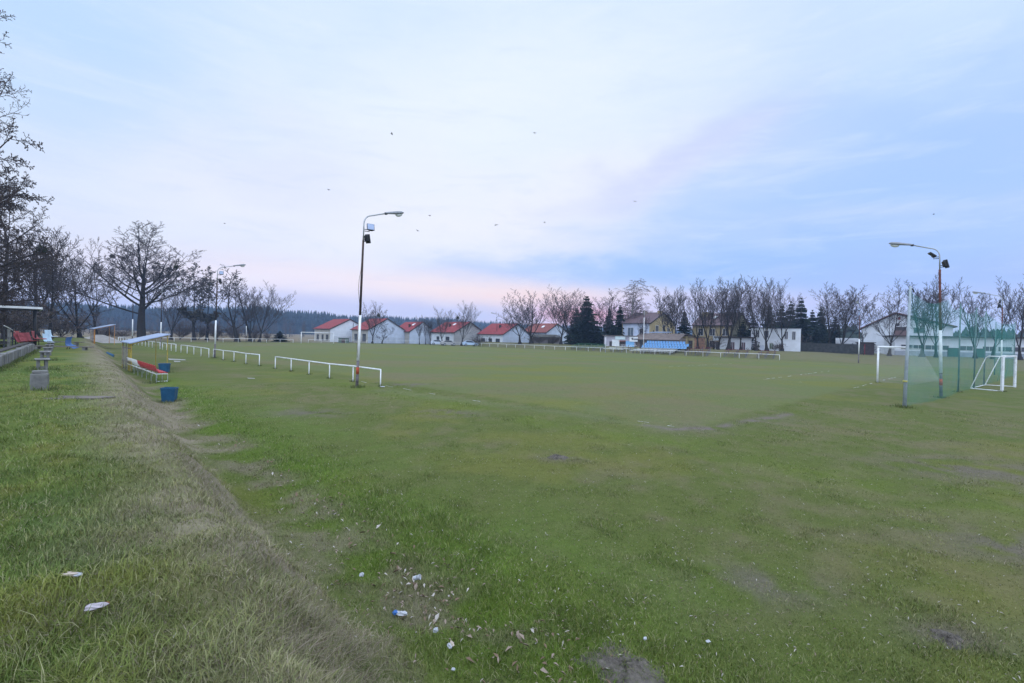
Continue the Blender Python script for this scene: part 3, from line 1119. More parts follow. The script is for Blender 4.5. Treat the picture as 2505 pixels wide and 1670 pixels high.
bare('round0', 634, 690, 836, 110, 84, 'bare tree leaning out at the end of the clump', rz=5.0, lean=(R(8), 0))

# --- mistletoe
mist = tint_mat('mistletoe_leaf', rough=.8, var=.3, scale=6)


def mistletoe(px, py, Y, rad, label):
    rr = random.Random(int(px * 7))
    b = MB()
    for i in range(260):
        v = rvec(rr)
        p = v * rad * rr.uniform(.15, 1.0)
        a, c = rvec(rr), rvec(rr)
        l = rad * .34
        b.add([p - a * l, p + c * l * .35, p + a * l, p - c * l * .35], [(0, 1, 2, 3)])
    for i in range(26):
        v = rvec(rr)
        b.tube([(0, 0, 0), v * rad * .55, v * rad * .95 + Vector((0, 0, -.1 * rad))], [.03 * rad, .02 * rad, .012 * rad], 3, False)
    o = mb_obj('mistletoe', b, mist, (.035, .040, .018), None)
    q = D(px, py, Y)
    o.location = q
    tag(o, label, 'mistletoe')


mistletoe(275, 627, 89.5, .50, 'dark mistletoe ball low in the great oak over the sand heap')
mistletoe(431, 653, 89.5, .46, 'dark mistletoe ball at the oak branch tips above a lamp')
mistletoe(926, 771, 123.5, .52, 'dark mistletoe ball in the tree before the wide pale gable')
mistletoe(1120, 777, 121.5, .48, 'dark mistletoe ball in the round tree before the grey gable')
mistletoe(102, 612, 43, .42, 'dark round clump hanging in the alder over the stand')

# --- shrubs and thickets
TH = 'leafless thicket shrubs along the wooded end'
for i, (px, Y, h, wp, lb) in enumerate((
        (60, 62, 5.2, 170, 'brown thicket behind the red seats'), (150, 70, 5.0, 170, 'brown thicket behind the blue seats'), (20, 52, 4.2, 190, 'brown thicket behind the stand railing'),
        (250, 100, 3.4, 90, 'brown thicket behind the sand heap'), (305, 112, 2.8, 80, 'brown thicket behind the far dugout roof'), (395, 118, 2.8, 60, 'low brown thicket at the third lamp post'),
        (440, 116, 5.0, 70, 'tall brown thicket under the leaf-clumped trees'), (486, 118, 5.6, 70, 'densest brown thicket beside the second lamp post'), (532, 117, 4.4, 70, 'brown thicket just past the second lamp post'),
        (576, 113, 4.6, 70, 'brown thicket around the dead forked tree'), (622, 115, 4.2, 70, 'brown thicket under the leaning clump'), (655, 118, 2.6, 40, 'last low brown thicket before the open field'))):
    x, y = at(px, 836, Y)
    tree('shrub%d' % (i % 2), x, y, h, wp * Y / FPX, lb, (i * 1.9) % 6.28, 'thicket_shrub', 'shrub', TH)
for i, (px, Y, h, wp, lb) in enumerate((
        (1172, 121, 3.0, 46, 'brown bush between the grey gable and the next red roof'), (1320, 117, 2.6, 60, 'brown bush before the weathered shed'), (1352, 116, 2.4, 50, 'low brown bush before the weathered shed door'),
        (1404, 112, 2.2, 60, 'low brown bush at the foot of the big spruce'), (1745, 92, 2.4, 44, 'brown bush by the dark entrance of the garages'), (1895, 91, 2.0, 40, 'low bush at the white house door'),
        (2130, 96, 2.2, 60, 'brown bush by the dark red door'), (2460, 92, 5.4, 66, 'round brown bushy tree above the long white building'), (1955, 96, 3.8, 40, 'brown bush between the white house and the hedge'))):
    x, y = at(px, 845, Y)
    tree('shrub%d' % (i % 2), x, y, h, wp * Y / FPX, lb, (i * 2.3) % 6.28, 'brown_bush', 'shrub')

# --- conifers


def gen_spruce(seed, H=12.0, Rm=2.9, layers=36, droop=.25, dense=1.0, col_=(.022, .036, .022)):
    rr = random.Random(seed)
    tr, cr = MB(), MB()
    tr.tube([(0, 0, -.2), (0, 0, H * .5), (0, 0, H * .985)], [.020 * H, .012 * H, .002 * H], 7, False)
    for i in range(layers):
        t = (i + rr.uniform(0, .6)) / layers
        z = H * (.05 + .94 * t)
        Rz = Rm * (1 - t) ** .85 * rr.uniform(.72, 1.16) + .10
        nb = max(4, int((9 - 4 * t) * dense))
        a0 = rr.uniform(0, 6.28)
        for k in range(nb):
            a = a0 + 6.283 * k / nb + rr.uniform(-.3, .3)
            L = Rz * rr.uniform(.68, 1.14)
            d = Vector((math.cos(a), math.sin(a), 0))
            sd = Vector((-d.y, d.x, 0))
            p0 = Vector((0, 0, z))
            pend = p0 + d * L + Vector((0, 0, -L * droop * rr.uniform(.5, 1.5)))
            cr.tube([p0, p0.lerp(pend, .5) + Vector((0, 0, .03 * L)), pend], [.012 * L + .01, .008 * L + .006, .004], 3, False)
            m_ = max(4, int(L / .13))
            for j in range(m_):
                f = (j + rr.uniform(.3, 1)) / m_
                c = p0.lerp(pend, f)
                wdt = .36 * L * (1 - f * .75) + .10
                for sgn in (-1, 1):
                    e = c + sd * sgn * wdt * rr.uniform(.5, 1.1) + d * rr.uniform(.0, .25) * L * .4 + Vector((0, 0, -rr.uniform(.02, .30) * wdt - .03))
                    hh = rr.uniform(.22, .48)
                    fw = d * rr.uniform(.10, .20)
                    cr.add([c - fw, e - fw * .4 + Vector((0, 0, -hh * .6)), e + fw * .4, c + fw + Vector((0, 0, hh * .35))], [(0, 1, 2, 3)])
    return tr, cr, col_


SPR = {}
for k, kw in (('a', dict(seed=1, droop=.22, layers=32)), ('b', dict(seed=2, Rm=2.2, droop=.3, layers=30)), ('c', dict(seed=3, Rm=3.6, dense=1.25, droop=.12, layers=28, col_=(.024, .034, .024)))):
    SPR[k] = [gen_spruce(**kw), None]


def spruce(k, px, ytop, ybase, Y, wpx, label, rz=0.0, name='spruce_tree', group=None):
    x, y = at(px, ybase, Y)
    h = tall(px, ytop, Y, ybase)
    r = thing(name, label, 'conifer', (x, y, T(x, y)), rz, group)
    (t, c, cl), me = SPR[k]
    if me is None:
        a = mb_obj('trunk', t, bark, (.06, .05, .045), r)
        b = mb_obj('crown', c, needle, cl, r)
        SPR[k][1] = (a.data, b.data)
    else:
        for nm, m_ in zip(('trunk', 'crown'), me):
            o = bpy.data.objects.new(nm, m_)
            COL.objects.link(o)
            o.parent = r
    Rm = {'a': 2.9, 'b': 2.2, 'c': 3.6}[k]
    s = wpx * Y / FPX / (2 * Rm)
    r.scale = (s, s, h / 12.0)
    return r


SG = 'dark spruces before the yellow house'
spruce('a', 1433, 722, 842, 112, 96, 'big layered spruce with ragged tiers standing tallest of its group', 0, group=SG)
spruce('a', 1409, 752, 840, 114, 62, 'ragged smaller spruce on the lamp post side of the big one', 1.2, group=SG)
spruce('b', 1489, 754, 838, 113, 50, 'dark narrow spruce in the middle of its group', 2.2, group=SG)
spruce('a', 1515, 744, 838, 114, 56, 'dark spruce closest to the yellow house with a bent tip', 3.1, group=SG)
spruce('c', 1460, 796, 842, 111, 74, 'broad low conifer filling the gap under the spruces', 4.1, group=SG)
spruce('c', 1502, 798, 840, 110, 70, 'broad low conifer behind the kiosk wall', 5.1, group=SG)
spruce('b', 1673, 760, 838, 104, 56, 'single dark spruce between the two yellow houses', .5)
CG = 'dark conifers behind the white flat-roofed house'
for i, (px, yt, wp, k, lb) in enumerate((
        (1881, 744, 60, 'b', 'dark conifer behind the parapet of the white flat-roofed house'), (1910, 740, 66, 'c', 'dark conifer behind the upper windows of the white flat-roofed house'),
        (1932, 735, 62, 'c', 'dark conifer second tallest over the white flat-roofed house'), (1957, 726, 74, 'c', 'tallest dark conifer over the end of the white flat-roofed house'),
        (1985, 756, 60, 'c', 'dark conifer just past the white flat-roofed house'), (2006, 749, 62, 'a', 'dark pointed conifer over the dark hedge'), (2040, 776, 60, 'c', 'low dark conifer behind the metal-roofed shed'))):
    spruce(k, px, yt, 850, 116 + (i % 3) * 3, wp, lb, i * 1.3, 'conifer_tree', CG)
spruce('c', 684, 808, 836, 118, 42, 'low dark evergreen bush in the field beside the far goal', 0, 'evergreen_bush')
spruce('c', 1622, 812, 838, 104, 16, 'clipped dark evergreen before the yellow gable', 1.0, 'evergreen_bush')
spruce('c', 1598, 806, 838, 104, 22, 'round dark evergreen at the corner of the yellow gable', 2.0, 'evergreen_bush')
spruce('c', 1842, 772, 846, 97, 62, 'dark olive conifer swallowing the gable of the second yellow house', 2.0, 'conifer_tree')
spruce('c', 1816, 782, 846, 98, 56, 'olive conifer behind the garage roof', 3.0, 'conifer_tree')

# --- far forest: pines seen as one mass
rr = random.Random(77)
V, F3 = [], []


def cone_tree(x, y, z, h, wd):
    for lv in range(3):
        b = len(V)
        z0, z1 = z + h * ((.02 if lv == 0 else .22) + .24 * lv), z + h * min(1, (.58 + .22 * lv))
        r0 = wd * (1 - .26 * lv)
        a0 = rr.uniform(0, 6.28)
        for k in range(7):
            q = r0 * rr.uniform(.65, 1.2)
            V.append((x + q * math.cos(a0 + k * .898), y + q * math.sin(a0 + k * .898), z0 + rr.uniform(-.06, .06) * h))
        V.append((x + rr.uniform(-.2, .2) * wd, y + rr.uniform(-.2, .2) * wd, z1))
        for k in range(7):
            F3.append((b + k, b + (k + 1) % 7, b + 7))
    b = len(V)
    for (qx, qy, qz) in ((-.3, 0, 0), (.3, 0, 0), (0, .3, 0), (0, 0, h * .5)):
        V.append((x + qx, y + qy, z + qz))
    F3.extend([(b, b + 1, b + 3), (b + 1, b + 2, b + 3), (b + 2, b, b + 3)])


for row in range(9):
    px = -700
    while px < 1750:
        Y = 440 + max(0, px - 650) * .50 + row * 15 + rr.uniform(-6, 6)
        q = D(px, 820, Y)
        h = 26 * rr.uniform(.86, 1.10) * (1 + .05 * math.sin(px * .013) + .04 * math.sin(px * .041 + 1)) * (.88 + .022 * row)
        cone_tree(q.x, Y, 0, h, rr.uniform(2.0, 4.2))
        px += rr.uniform(4.5, 10) * 430 / Y
npcol = np.tile(np.array((.013, .022, .022)), (len(V), 1))
f_ = npmesh('forest', np.array(V), np.array(F3), needle, colors=npcol)
tag(f_, kind='stuff')

# --- bare wood in front of it: one mass of thin stems and twigs
b = MB()
rr = random.Random(78)


def stem_tree(x, y, h, rr):
    lean = Vector((rr.uniform(-.08, .08), rr.uniform(-.08, .08), 1))
    r0 = rr.uniform(.07, .15)
    p0 = Vector((x, y, -.2))
    b.tube([p0, p0 + lean * h * .5, p0 + lean * h], [r0, r0 * .6, r0 * .2], 3, False)
    for i in range(13):
        t = rr.uniform(.25, .97)
        a = rr.uniform(0, 6.28)
        L = h * rr.uniform(.12, .30) * (1.1 - .6 * t)
        q = p0 + lean * h * t
        d = Vector((math.cos(a), math.sin(a), rr.uniform(.6, 1.6))).normalized()
        e = q + d * L
        b.tube([q, e], [.055, .03], 3, False)
        for j in range(3):
            q2 = q.lerp(e, rr.uniform(.3, 1))
            d2 = (d + rvec(rr) * .8).normalized()
            b.tube([q2, q2 + d2 * L * .6], [.035, .02], 3, False)


for i in range(480):
    px = rr.uniform(-500, 1240)
    Y = rr.uniform(190, 330) + max(0, px - 600) * .10
    if px < 250:
        Y = rr.uniform(105, 260)
    q = D(px, 825, Y)
    stem_tree(q.x, Y, rr.uniform(5, 9.5) * (1 if px > 150 else 1.2), rr)
npcol = np.tile(np.array((.085, .075, .080)), (len(b.v), 1))
f_ = npmesh('bare_woods', np.array(b.v), [np.array([f for f in b.f if len(f) == 4])], twig, colors=npcol)
tag(f_, kind='stuff')

# --- far hedge of trees behind the buildings on the goal side
V, F3 = [], []
rr = random.Random(79)
for row in range(4):
    px = 1900
    while px < 2900:
        Y = 190 + row * 10
        q = D(px, 850, Y)
        cone_tree(q.x, Y, 0, rr.uniform(7, 11.5), rr.uniform(2.0, 3.4))
        px += rr.uniform(6, 14)
npcol = np.tile(np.array((.030, .040, .030)), (len(V), 1))
tag(npmesh('distant_woods', np.array(V), np.array(F3), needle, colors=npcol), kind='stuff')
# ------------------------------------------------------------------ materials of built things
white_paint = mat('white_paint', (.72, .74, .76), rough=.55, var=.08, scale=3, dirt=.45, dirtc=(.38, .36, .33))
old_white = mat('old_white_paint', (.66, .68, .70), rough=.6, var=.10, scale=5, dirt=.6, dirtc=(.30, .27, .24))
grey_steel = mat('galvanised_steel', (.34, .365, .39), rough=.45, var=.12, scale=7, metal=.5)
dark_steel = mat('dark_rusty_steel', (.042, .032, .030), rough=.8, var=.4, scale=5, dirt=.6, dirtc=(.10, .035, .02))
rust_steel = mat('rust_red_steel', (.11, .040, .032), rough=.8, var=.35, scale=5, dirt=.6, dirtc=(.045, .03, .028))
foot_steel = mat('pole_foot_steel', (.13, .115, .125), rough=.8, var=.35, scale=5, dirt=.8, dirtc=(.06, .045, .04))
red_tape = mat('rust_orange_patch', (.36, .060, .028), rough=.8, var=.3, scale=9, dirt=.6, dirtc=(.10, .045, .03))
lamp_grey = mat('lamp_housing', (.22, .235, .26), rough=.5, var=.12, scale=9)
lens_m = mat('lamp_lens', (.60, .62, .62), rough=.2, var=.08, scale=9, spec=.5)
black_m = mat('floodlight_housing', (.020, .022, .026), rough=.5, var=.2, scale=9)
panel_m = mat('floodlight_glass', (.24, .31, .46), rough=.15, var=.1, scale=3, spec=.6)
cable_m = mat('cable', (.10, .07, .05), rough=.7)
blue_bin = mat('blue_plastic', (.015, .080, .165), rough=.5, var=.15, scale=5, dirt=.35, dirtc=(.03, .08, .14))
red_seat = mat('red_plastic', (.40, .030, .040), rough=.45, var=.15, scale=5)
old_red = mat('faded_red_plastic', (.33, .075, .085), rough=.6, var=.2, scale=5)
dark_red = mat('dark_red_paint', (.16, .030, .038), rough=.75, var=.25, scale=4)
sky_seat = mat('light_blue_plastic', (.14, .31, .56), rough=.45, var=.12, scale=5)
pale_seat = mat('pale_blue_plastic', (.50, .66, .80), rough=.45, var=.10, scale=5)
navy_seat = mat('blue_seat_plastic', (.045, .13, .34), rough=.45, var=.15, scale=5)
white_seat = mat('white_plastic', (.75, .76, .78), rough=.45, var=.06, scale=5)
yellow_paint = mat('yellow_paint', (.34, .26, .045), rough=.6, var=.2, scale=5, dirt=.4, dirtc=(.20, .13, .05))
orange_paint = mat('orange_paint', (.45, .20, .045), rough=.6, var=.2, scale=5)
roof_sheet = mat('pale_roof_sheet', (.27, .33, .46), rough=.4, var=.12, scale=2, dirt=.3, dirtc=(.20, .22, .27))
concrete = mat('weathered_concrete', (.17, .17, .165), rough=.95, var=.22, scale=4, bump=.6, dirt=.6, dirtc=(.10, .105, .085))
concrete_l = mat('pale_concrete', (.23, .23, .235), rough=.95, var=.2, scale=3, bump=.5, dirt=.6, dirtc=(.14, .14, .13))
old_wood = mat('grey_old_wood', (.155, .135, .125), rough=.95, var=.25, scale=3, stretch=(1, 8, 8), dirt=.5, dirtc=(.07, .06, .05))
dark_wood = mat('dark_wood', (.050, .046, .044), rough=.9, var=.3, scale=4)
green_bench = mat('green_paint', (.06, .19, .10), rough=.7, var=.2, scale=4)
net_green = net_mat('green_net_cord', (.065, .34, .30), .22)
net_white = net_mat('white_net_cord', (.55, .57, .56), .09)

# ------------------------------------------------------------------ lamp posts


def lamp_post(loc, label, az_, H=7.75, lean=(0, 0), band=(1.25, 3.35), upper=None, arm=1.25, floods=((.9, 7.18, 'a'), (-.4, 6.72, 'b')), patch=True, cable=False, group='lamp posts around the pitch'):
    """local +x is the way the arm points"""
    upper = upper or dark_steel
    r = thing('lamp_post', label, 'lamp post', loc, az_, group, lean)
    k = H / 7.75

    def rz_(z):
        return .066 - .020 * z / 6.7
    b0, b1 = band
    MB().tube([(0, 0, -.3), (0, 0, b0)], [.070, rz_(b0)], 14).build('pole_foot', foot_steel, r, True)
    if patch:
        MB().tube([(0, 0, b0 - .62), (0, 0, b0 - .30)], [rz_(b0 - .6) + .006, rz_(b0 - .3) + .005], 14).build('rust_band', red_tape, r, True)
    MB().tube([(0, 0, b0), (0, 0, b1)], [rz_(b0) + .008, rz_(b1) + .008], 14).build('white_band', white_paint, r, True)
    zt = 6.35 * k
    MB().tube([(0, 0, b1), (0, 0, zt)], [rz_(b1), rz_(zt)], 12).build('pole', upper, r, True)
    pts, rad = [(0, 0, zt)], [.032]
    zb = H - .30
    pts += [(0, 0, zb - .42)]
    for i in range(8):
        a = R(90) * i / 7 * .87
        pts.append((.40 * (1 - math.cos(a)), 0, zb - .42 + .42 * math.sin(a)))
    ex = Vector(pts[-1])
    tip = ex + Vector((arm - .35, 0, .26))
    pts.append(tuple(tip))
    MB().tube(pts, .030, 10).build('arm', grey_steel, r, True)
    # lamp head: long tapering housing with a bulging lens under its end
    slope = .22
    prof = [(0, .055, .06), (.10, .070, .080), (.38, .10, .10), (.66, .15, .125), (.84, .155, .115), (.94, .11, .07), (.99, .03, .02)]
    b = MB()
    n = 12
    for (t, wd, ht) in prof:
        for j in range(n):
            a = 6.283 * j / n
            s = math.sin(a)
            b.v.append((tip.x + t, wd * math.cos(a), tip.z + t * slope + ht * s * (.85 if s > 0 else .45) + .01))
    for i in range(len(prof) - 1):
        for j in range(n):
            b.f.append((i * n + j, i * n + (j + 1) % n, (i + 1) * n + (j + 1) % n, (i + 1) * n + j))
    b.f.append(tuple(range(n)))
    b.f.append(tuple((len(prof) - 1) * n + j for j in range(n)))
    hd = b.build('lamp_head', lamp_grey, r, True)
    b = MB()
    for i in range(5):
        a = R(90) * i / 4
        for j in range(12):
            q = 6.283 * j / 12
            b.v.append((tip.x + .74 + .19 * math.cos(a) * math.cos(q), .12 * math.cos(a) * math.sin(q), tip.z + .74 * slope - .045 - .12 * math.sin(a) + .19 * slope * math.cos(a) * math.cos(q)))
    for i in range(4):
        for j in range(12):
            b.f.append((i * 12 + j, i * 12 + (j + 1) % 12, (i + 1) * 12 + (j + 1) % 12, (i + 1) * 12 + j))
    b.build('lens', lens_m, hd, True)
    MB().tube([tip - Vector((.02, 0, .004)), tip + Vector((.09, 0, .018))], .060, 10).build('clamp', black_m, hd, True)
    # floodlights on short brackets
    for fld in floods:
        yaw, z, kind = fld[:3]
        c, s_ = math.cos(yaw), math.sin(yaw)
        m = Matrix.Rotation(fld[3] if len(fld) > 3 else yaw, 3, 'Z')
        off = Vector((c, s_, 0))
        p0 = Vector((0, 0, z))
        tilt = R((fld[4] if len(fld) > 4 else (-52 if kind == 'a' else -14)))
        mm = m @ Matrix.Rotation(tilt, 3, 'Y')
        b = MB()
        ctr = p0 + off * (.30 if kind == 'a' else .27) + Vector((0, 0, .16 if kind == 'a' else .10))
        sz = (.07, .34, .34) if kind == 'a' else (.07, .28, .42)
        b.box(ctr, sz, mat=mm, bev=.015)
        if kind == 'b':
            b.box(ctr - mm @ Vector((.075, 0, -.02)), (.10, .24, .28), mat=mm, bev=.03)
        else:
            b.box(ctr - mm @ Vector((.05, 0, .10)), (.06, .20, .14), mat=mm, bev=.02)
        fl = b.build('floodlight', black_m, r)
        MB().box(ctr + mm @ Vector((.038, 0, 0)), (.006, sz[1] - .04, sz[2] - .04), mat=mm).build('glass', panel_m, fl)
        bb = MB()
        bb.bar(p0 + Vector((0, 0, .03)), p0 + off * .26 + Vector((0, 0, .03)), .03)
        bb.bar(p0 - Vector((0, 0, .05)), p0 + off * .26 - Vector((0, 0, .05)), .03)
        bb.build('bracket', black_m, fl)
    if cable:
        pts = [(-.05, -.03, 3.4), (-.07, -.03, 3.9), (-.16, -.04, 4.5), (-.14, -.04, 5.0), (-.07, -.03, 5.4), (-.045, -.03, 6.2), (-.04, -.02, 7.0)]
        MB().tube(pts, .010, 5).build('cable', cable_m, r, True)
        pts = [(-.07, -.03, 1.4), (-.09, -.03, 1.9), (-.075, -.03, 2.5), (-.07, -.03, 3.4)]
        MB().tube(pts, .008, 5).build('cable', cable_m, r, True)
    return r


A_V, A_U, A_mV = R(45), R(135), R(225)      # toward the far side, along the touchline, back toward the near touchline
lamp_post(G(873, 948), 'lamp post with orange rust band standing by the near white rail', A_V, 8.30, lean=(R(1.3), 0), floods=((R(-25), 7.28, 'a', R(-108), -22), (R(15), 6.82, 'b')), cable=True, arm=1.10)
lamp_post(G(525, 876), 'second lamp post along the touchline beside the gap in the white rail', A_V, 8.35, lean=(R(.9), 0), floods=((R(-20), 7.4, 'a', R(-108), -22), (R(10), 6.75, 'b')), patch=False, arm=1.3)
lamp_post(G(392.5, 850), 'third lamp post along the touchline seen behind the dugout roof', A_V, 8.4, lean=(R(.6), 0), floods=((R(5), 7.3, 'a'), (R(20), 6.8, 'b')), patch=False)
q = G(1214.5, 846)
lamp_post(q, 'small far lamp post before the last red-roofed house', A_mV, 8.5, floods=((R(20), 7.3, 'a'), (R(-20), 6.75, 'b')), patch=False)
lamp_post(G(1386, 853), 'far lamp post beside the big spruce and twin bare trees', A_mV, 8.2, floods=((R(-20), 7.2, 'b'), (R(40), 6.9, 'b')), patch=False, upper=dark_steel)
lamp_post(G(1693, 862), 'far lamp post between the red benches and the yellow shed', A_mV, 8.4, floods=((R(-10), 7.3, 'a'), (R(-10), 6.75, 'b')), patch=False, upper=dark_steel)
lamp_post(G(2100, 888), 'far lamp post with two stacked floodlights by the metal-roofed shed', A_mV, 8.3, floods=((R(-8), 7.3, 'a'), (R(-8), 6.75, 'b')), patch=False, upper=rust_steel)
lamp_post(G(2302, 973), 'rusty red lamp post inside the green netting', A_U, 7.75, lean=(R(-2.4), 0), floods=((R(25), 6.95, 'a', R(-160), -50), (R(-150), 6.52, 'b')), upper=rust_steel, arm=1.05)
lamp_post(G(2449, 915), 'lamp post behind the small training goal', A_U, 8.0, lean=(R(-.8), 0), floods=((R(20), 7.0, 'b'), (R(-20), 6.6, 'b')), upper=rust_steel, patch=False)

# plain poles
PL = 'plain poles around the pitch'


def pole(px, pyb, H, label, band, r0=.055, lower=dark_steel, upper=dark_steel):
    q = G(px, pyb, 0)
    q.z = T(q.x, q.y)
    r = thing('plain_pole', label, 'pole', q, 0, PL)
    MB().tube([(0, 0, -.3), (0, 0, band[0])], r0, 10).build('pole_foot', lower, r, True)
    MB().tube([(0, 0, band[0]), (0, 0, band[1])], r0 + .012, 10).build('white_band', white_paint, r, True)
    MB().tube([(0, 0, band[1]), (0, 0, H)], [r0 * .95, r0 * .7], 10).build('pole', upper, r, True)
    return r


pole(323.5, 846, 6.4, 'dark pole with a white band before the great oak', (1.35, 3.7))
pole(602, 836, 6.6, 'short-banded dark pole among the leaning clump of bare trees', (1.3, 3.5))
pole(1573.5, 865, 7.9, 'slim pale mast in front of the blue seats', (.6, 6.6), .040, grey_steel, grey_steel)
pole(1481, 862, 3.3, 'short pale pole at the end of the kiosk', (.5, 2.9), .040, grey_steel, grey_steel)

# ------------------------------------------------------------------ white pipe rails round the pitch
RG = 'white pipe rails round the pitch'
RH = .80


def rail(pts, label):
    r = thing('white_rail', label, 'rail', pts[0], 0, RG)
    o = pts[0]
    rr = random.Random(int(o.x * 10))
    tops = [p - o + Vector((0, 0, RH + rr.uniform(-.015, .015))) for p in pts]
    MB().tube(tops, .036, 8).build('top_rail', old_white, r, True)
    for p, t in zip(pts, tops):
        MB().tube([p - o - Vector((0, 0, .25)), t], .031, 8).build('post', old_white, r, True)
    return r


def urail(u0, u1, n, label, v=-1.4):
    rail([P(u0 + (u1 - u0) * i / (n - 1), v) for i in range(n)], label)


def vrail(v0, v1, n, label, u=106.0):
    rail([P(u, v0 + (v1 - v0) * i / (n - 1)) for i in range(n)], label)


urail(14.7, 28.3, 6, 'longest near white rail, beside the lamp post with the orange band')
urail(31.4, 43.2, 5, 'white rail reaching to the foot of the second lamp post')
urail(44.7, 55.6, 5, 'white rail with five posts just past the second lamp post')
urail(58.0, 65.2, 4, 'short white rail seen beyond the near dugout front post')
urail(66.7, 76.6, 5, 'white rail seen under the near dugout roof')
urail(79.2, 103.0, 9, 'far white rail that reaches the pitch corner behind the dugout roof')
vrail(-1.0, 29.6, 12, 'white rail behind the far goal line, from the corner to the far goal')
vrail(33.0, 45.0, 5, 'white rail behind the far goal and the first red-roofed house')
vrail(47.5, 64.5, 7, 'white rail in front of the pale gables')
rail([P(17.3 + 2.89 * i, 66.0) for i in range(28)], 'long unbroken white rail along the far touchline before the benches')

# ------------------------------------------------------------------ goals


def sheet(name, corners, m, parent, n=(10, 8), sag=.0, seed=1):
    """slightly slack net between four corners"""
    rr = random.Random(seed)
    a, b_, c, d = [Vector(p) for p in corners]
    mb = MB()
    nu, nv = n
    nrm = (b_ - a).cross(d - a).normalized()
    for j in range(nv + 1):
        for i in range(nu + 1):
            s, t = i / nu, j / nv
            p = a.lerp(b_, s).lerp(d.lerp(c, s), t)
            k = math.sin(math.pi * s) * math.sin(math.pi * t)
            p = p + nrm * (sag * k + rr.uniform(-.02, .02) * k) + Vector((0, 0, -sag * k * .5))
            mb.v.append(tuple(p))
    for j in range(nv):
        for i in range(nu):
            q = j * (nu + 1) + i
            mb.f.append((q, q + 1, q + nu + 2, q + nu + 1))
    return mb.build(name, m, parent, True, fix=False)


def big_goal(p0, p1, back, label):
    """full-size goal: posts at p0 and p1, net hung out toward back"""
    r = thing('football_goal', label, 'goal', p0, 0)
    d = p1 - p0
    bk = Vector(back).normalized()
    Hg = 2.44
    for e in (Vector((0, 0, 0)), d):
        MB().tube([e - Vector((0, 0, .2)), e + Vector((0, 0, Hg))], .060, 12).build('post', white_paint, r, True)
    dn = d.normalized()
    MB().tube([Vector((0, 0, Hg)) - dn * .06, d + Vector((0, 0, Hg)) + dn * .06], .060, 12).build('crossbar', white_paint, r, True)
    for e in (Vector((0, 0, 0)), d):
        MB().tube([e + Vector((0, 0, Hg - .05)), e + bk * .9 + Vector((0, 0, Hg - .10))], .018, 6).build('net_support', grey_steel, r, True)
    t0, t1 = Vector((0, 0, Hg)), d + Vector((0, 0, Hg))
    u0, u1 = t0 + bk * .9 - Vector((0, 0, .1)), t1 + bk * .9 - Vector((0, 0, .1))
    g0, g1 = bk * 2.0 + Vector((0, 0, .03)), d + bk * 2.0 + Vector((0, 0, .03))
    sheet('net', (t0, t1, u1, u0), net_white, r, (10, 3), .12, 1)
    sheet('net', (u0, u1, g1, g0), net_white, r, (10, 8), .18, 2)
    for k, e in enumerate((Vector((0, 0, 0)), d)):
        mb = MB().add([e + Vector((0, 0, .03)), e + Vector((0, 0, Hg)), e + bk * .9 + Vector((0, 0, Hg - .1)), e + bk * 2.0 + Vector((0, 0, .03))], [(0, 1, 2, 3)])
        mb.build('net', net_white, r, fix=False)
    return r


big_goal(G(2146, 935), G(2216, 926), (SQ, -SQ, 0), 'full-size white goal at the near end, partly behind a netting post')
big_goal(P(101.8, 29.7, 0), P(101.8, 37.0, 0), (-SQ, SQ, 0), 'small-looking far goal before the first red-roofed house')

p0, p1 = G(2451, 958), G(2482, 946.6)
r = thing('training_goal', 'portable white training goal with sloping back frame beside the netting', 'goal', p0)
d = p1 - p0
r0_, r1_ = G(2374, 951.5) - p0, G(2409.5, 943) - p0
Hg = 2.05
for e in (Vector((0, 0, 0)), d):
    MB().bar(e - Vector((0, 0, .1)), e + Vector((0, 0, Hg)), .10, .12).build('post', old_white, r)
MB().bar(Vector((0, 0, Hg)), d + Vector((0, 0, Hg)), .10, .10).build('crossbar', old_white, r)
bk = [(r0_), (r1_ - d)]
for e, f_, g_ in ((Vector((0, 0, 0)), r0_, bk[0]), (d, r1_, bk[1])):
    topb = e + g_ * .50 + Vector((0, 0, Hg))
    MB().tube([e + Vector((0, 0, Hg)), topb - g_ * .06, topb + g_ * .03 - Vector((0, 0, .10)), f_ + Vector((0, 0, .16)) - g_ * .03, f_ + Vector((0, 0, .05)), e + Vector((0, 0, .04))], .026, 8).build('side_frame', white_paint, r, True)
MB().tube([r0_ + Vector((0, 0, .05)), r1_ + Vector((0, 0, .05))], .026, 8).build('back_bar', white_paint, r, True)
ta, tb_ = bk[0] * .5 + Vector((0, 0, Hg)), d + bk[1] * .5 + Vector((0, 0, Hg))
sheet('net', (Vector((0, 0, Hg)), d + Vector((0, 0, Hg)), tb_, ta), net_white, r, (6, 3), .08, 4)
sheet('net', (ta, tb_, r1_ + Vector((0, 0, .05)), r0_ + Vector((0, 0, .05))), net_white, r, (6, 6), .12, 5)

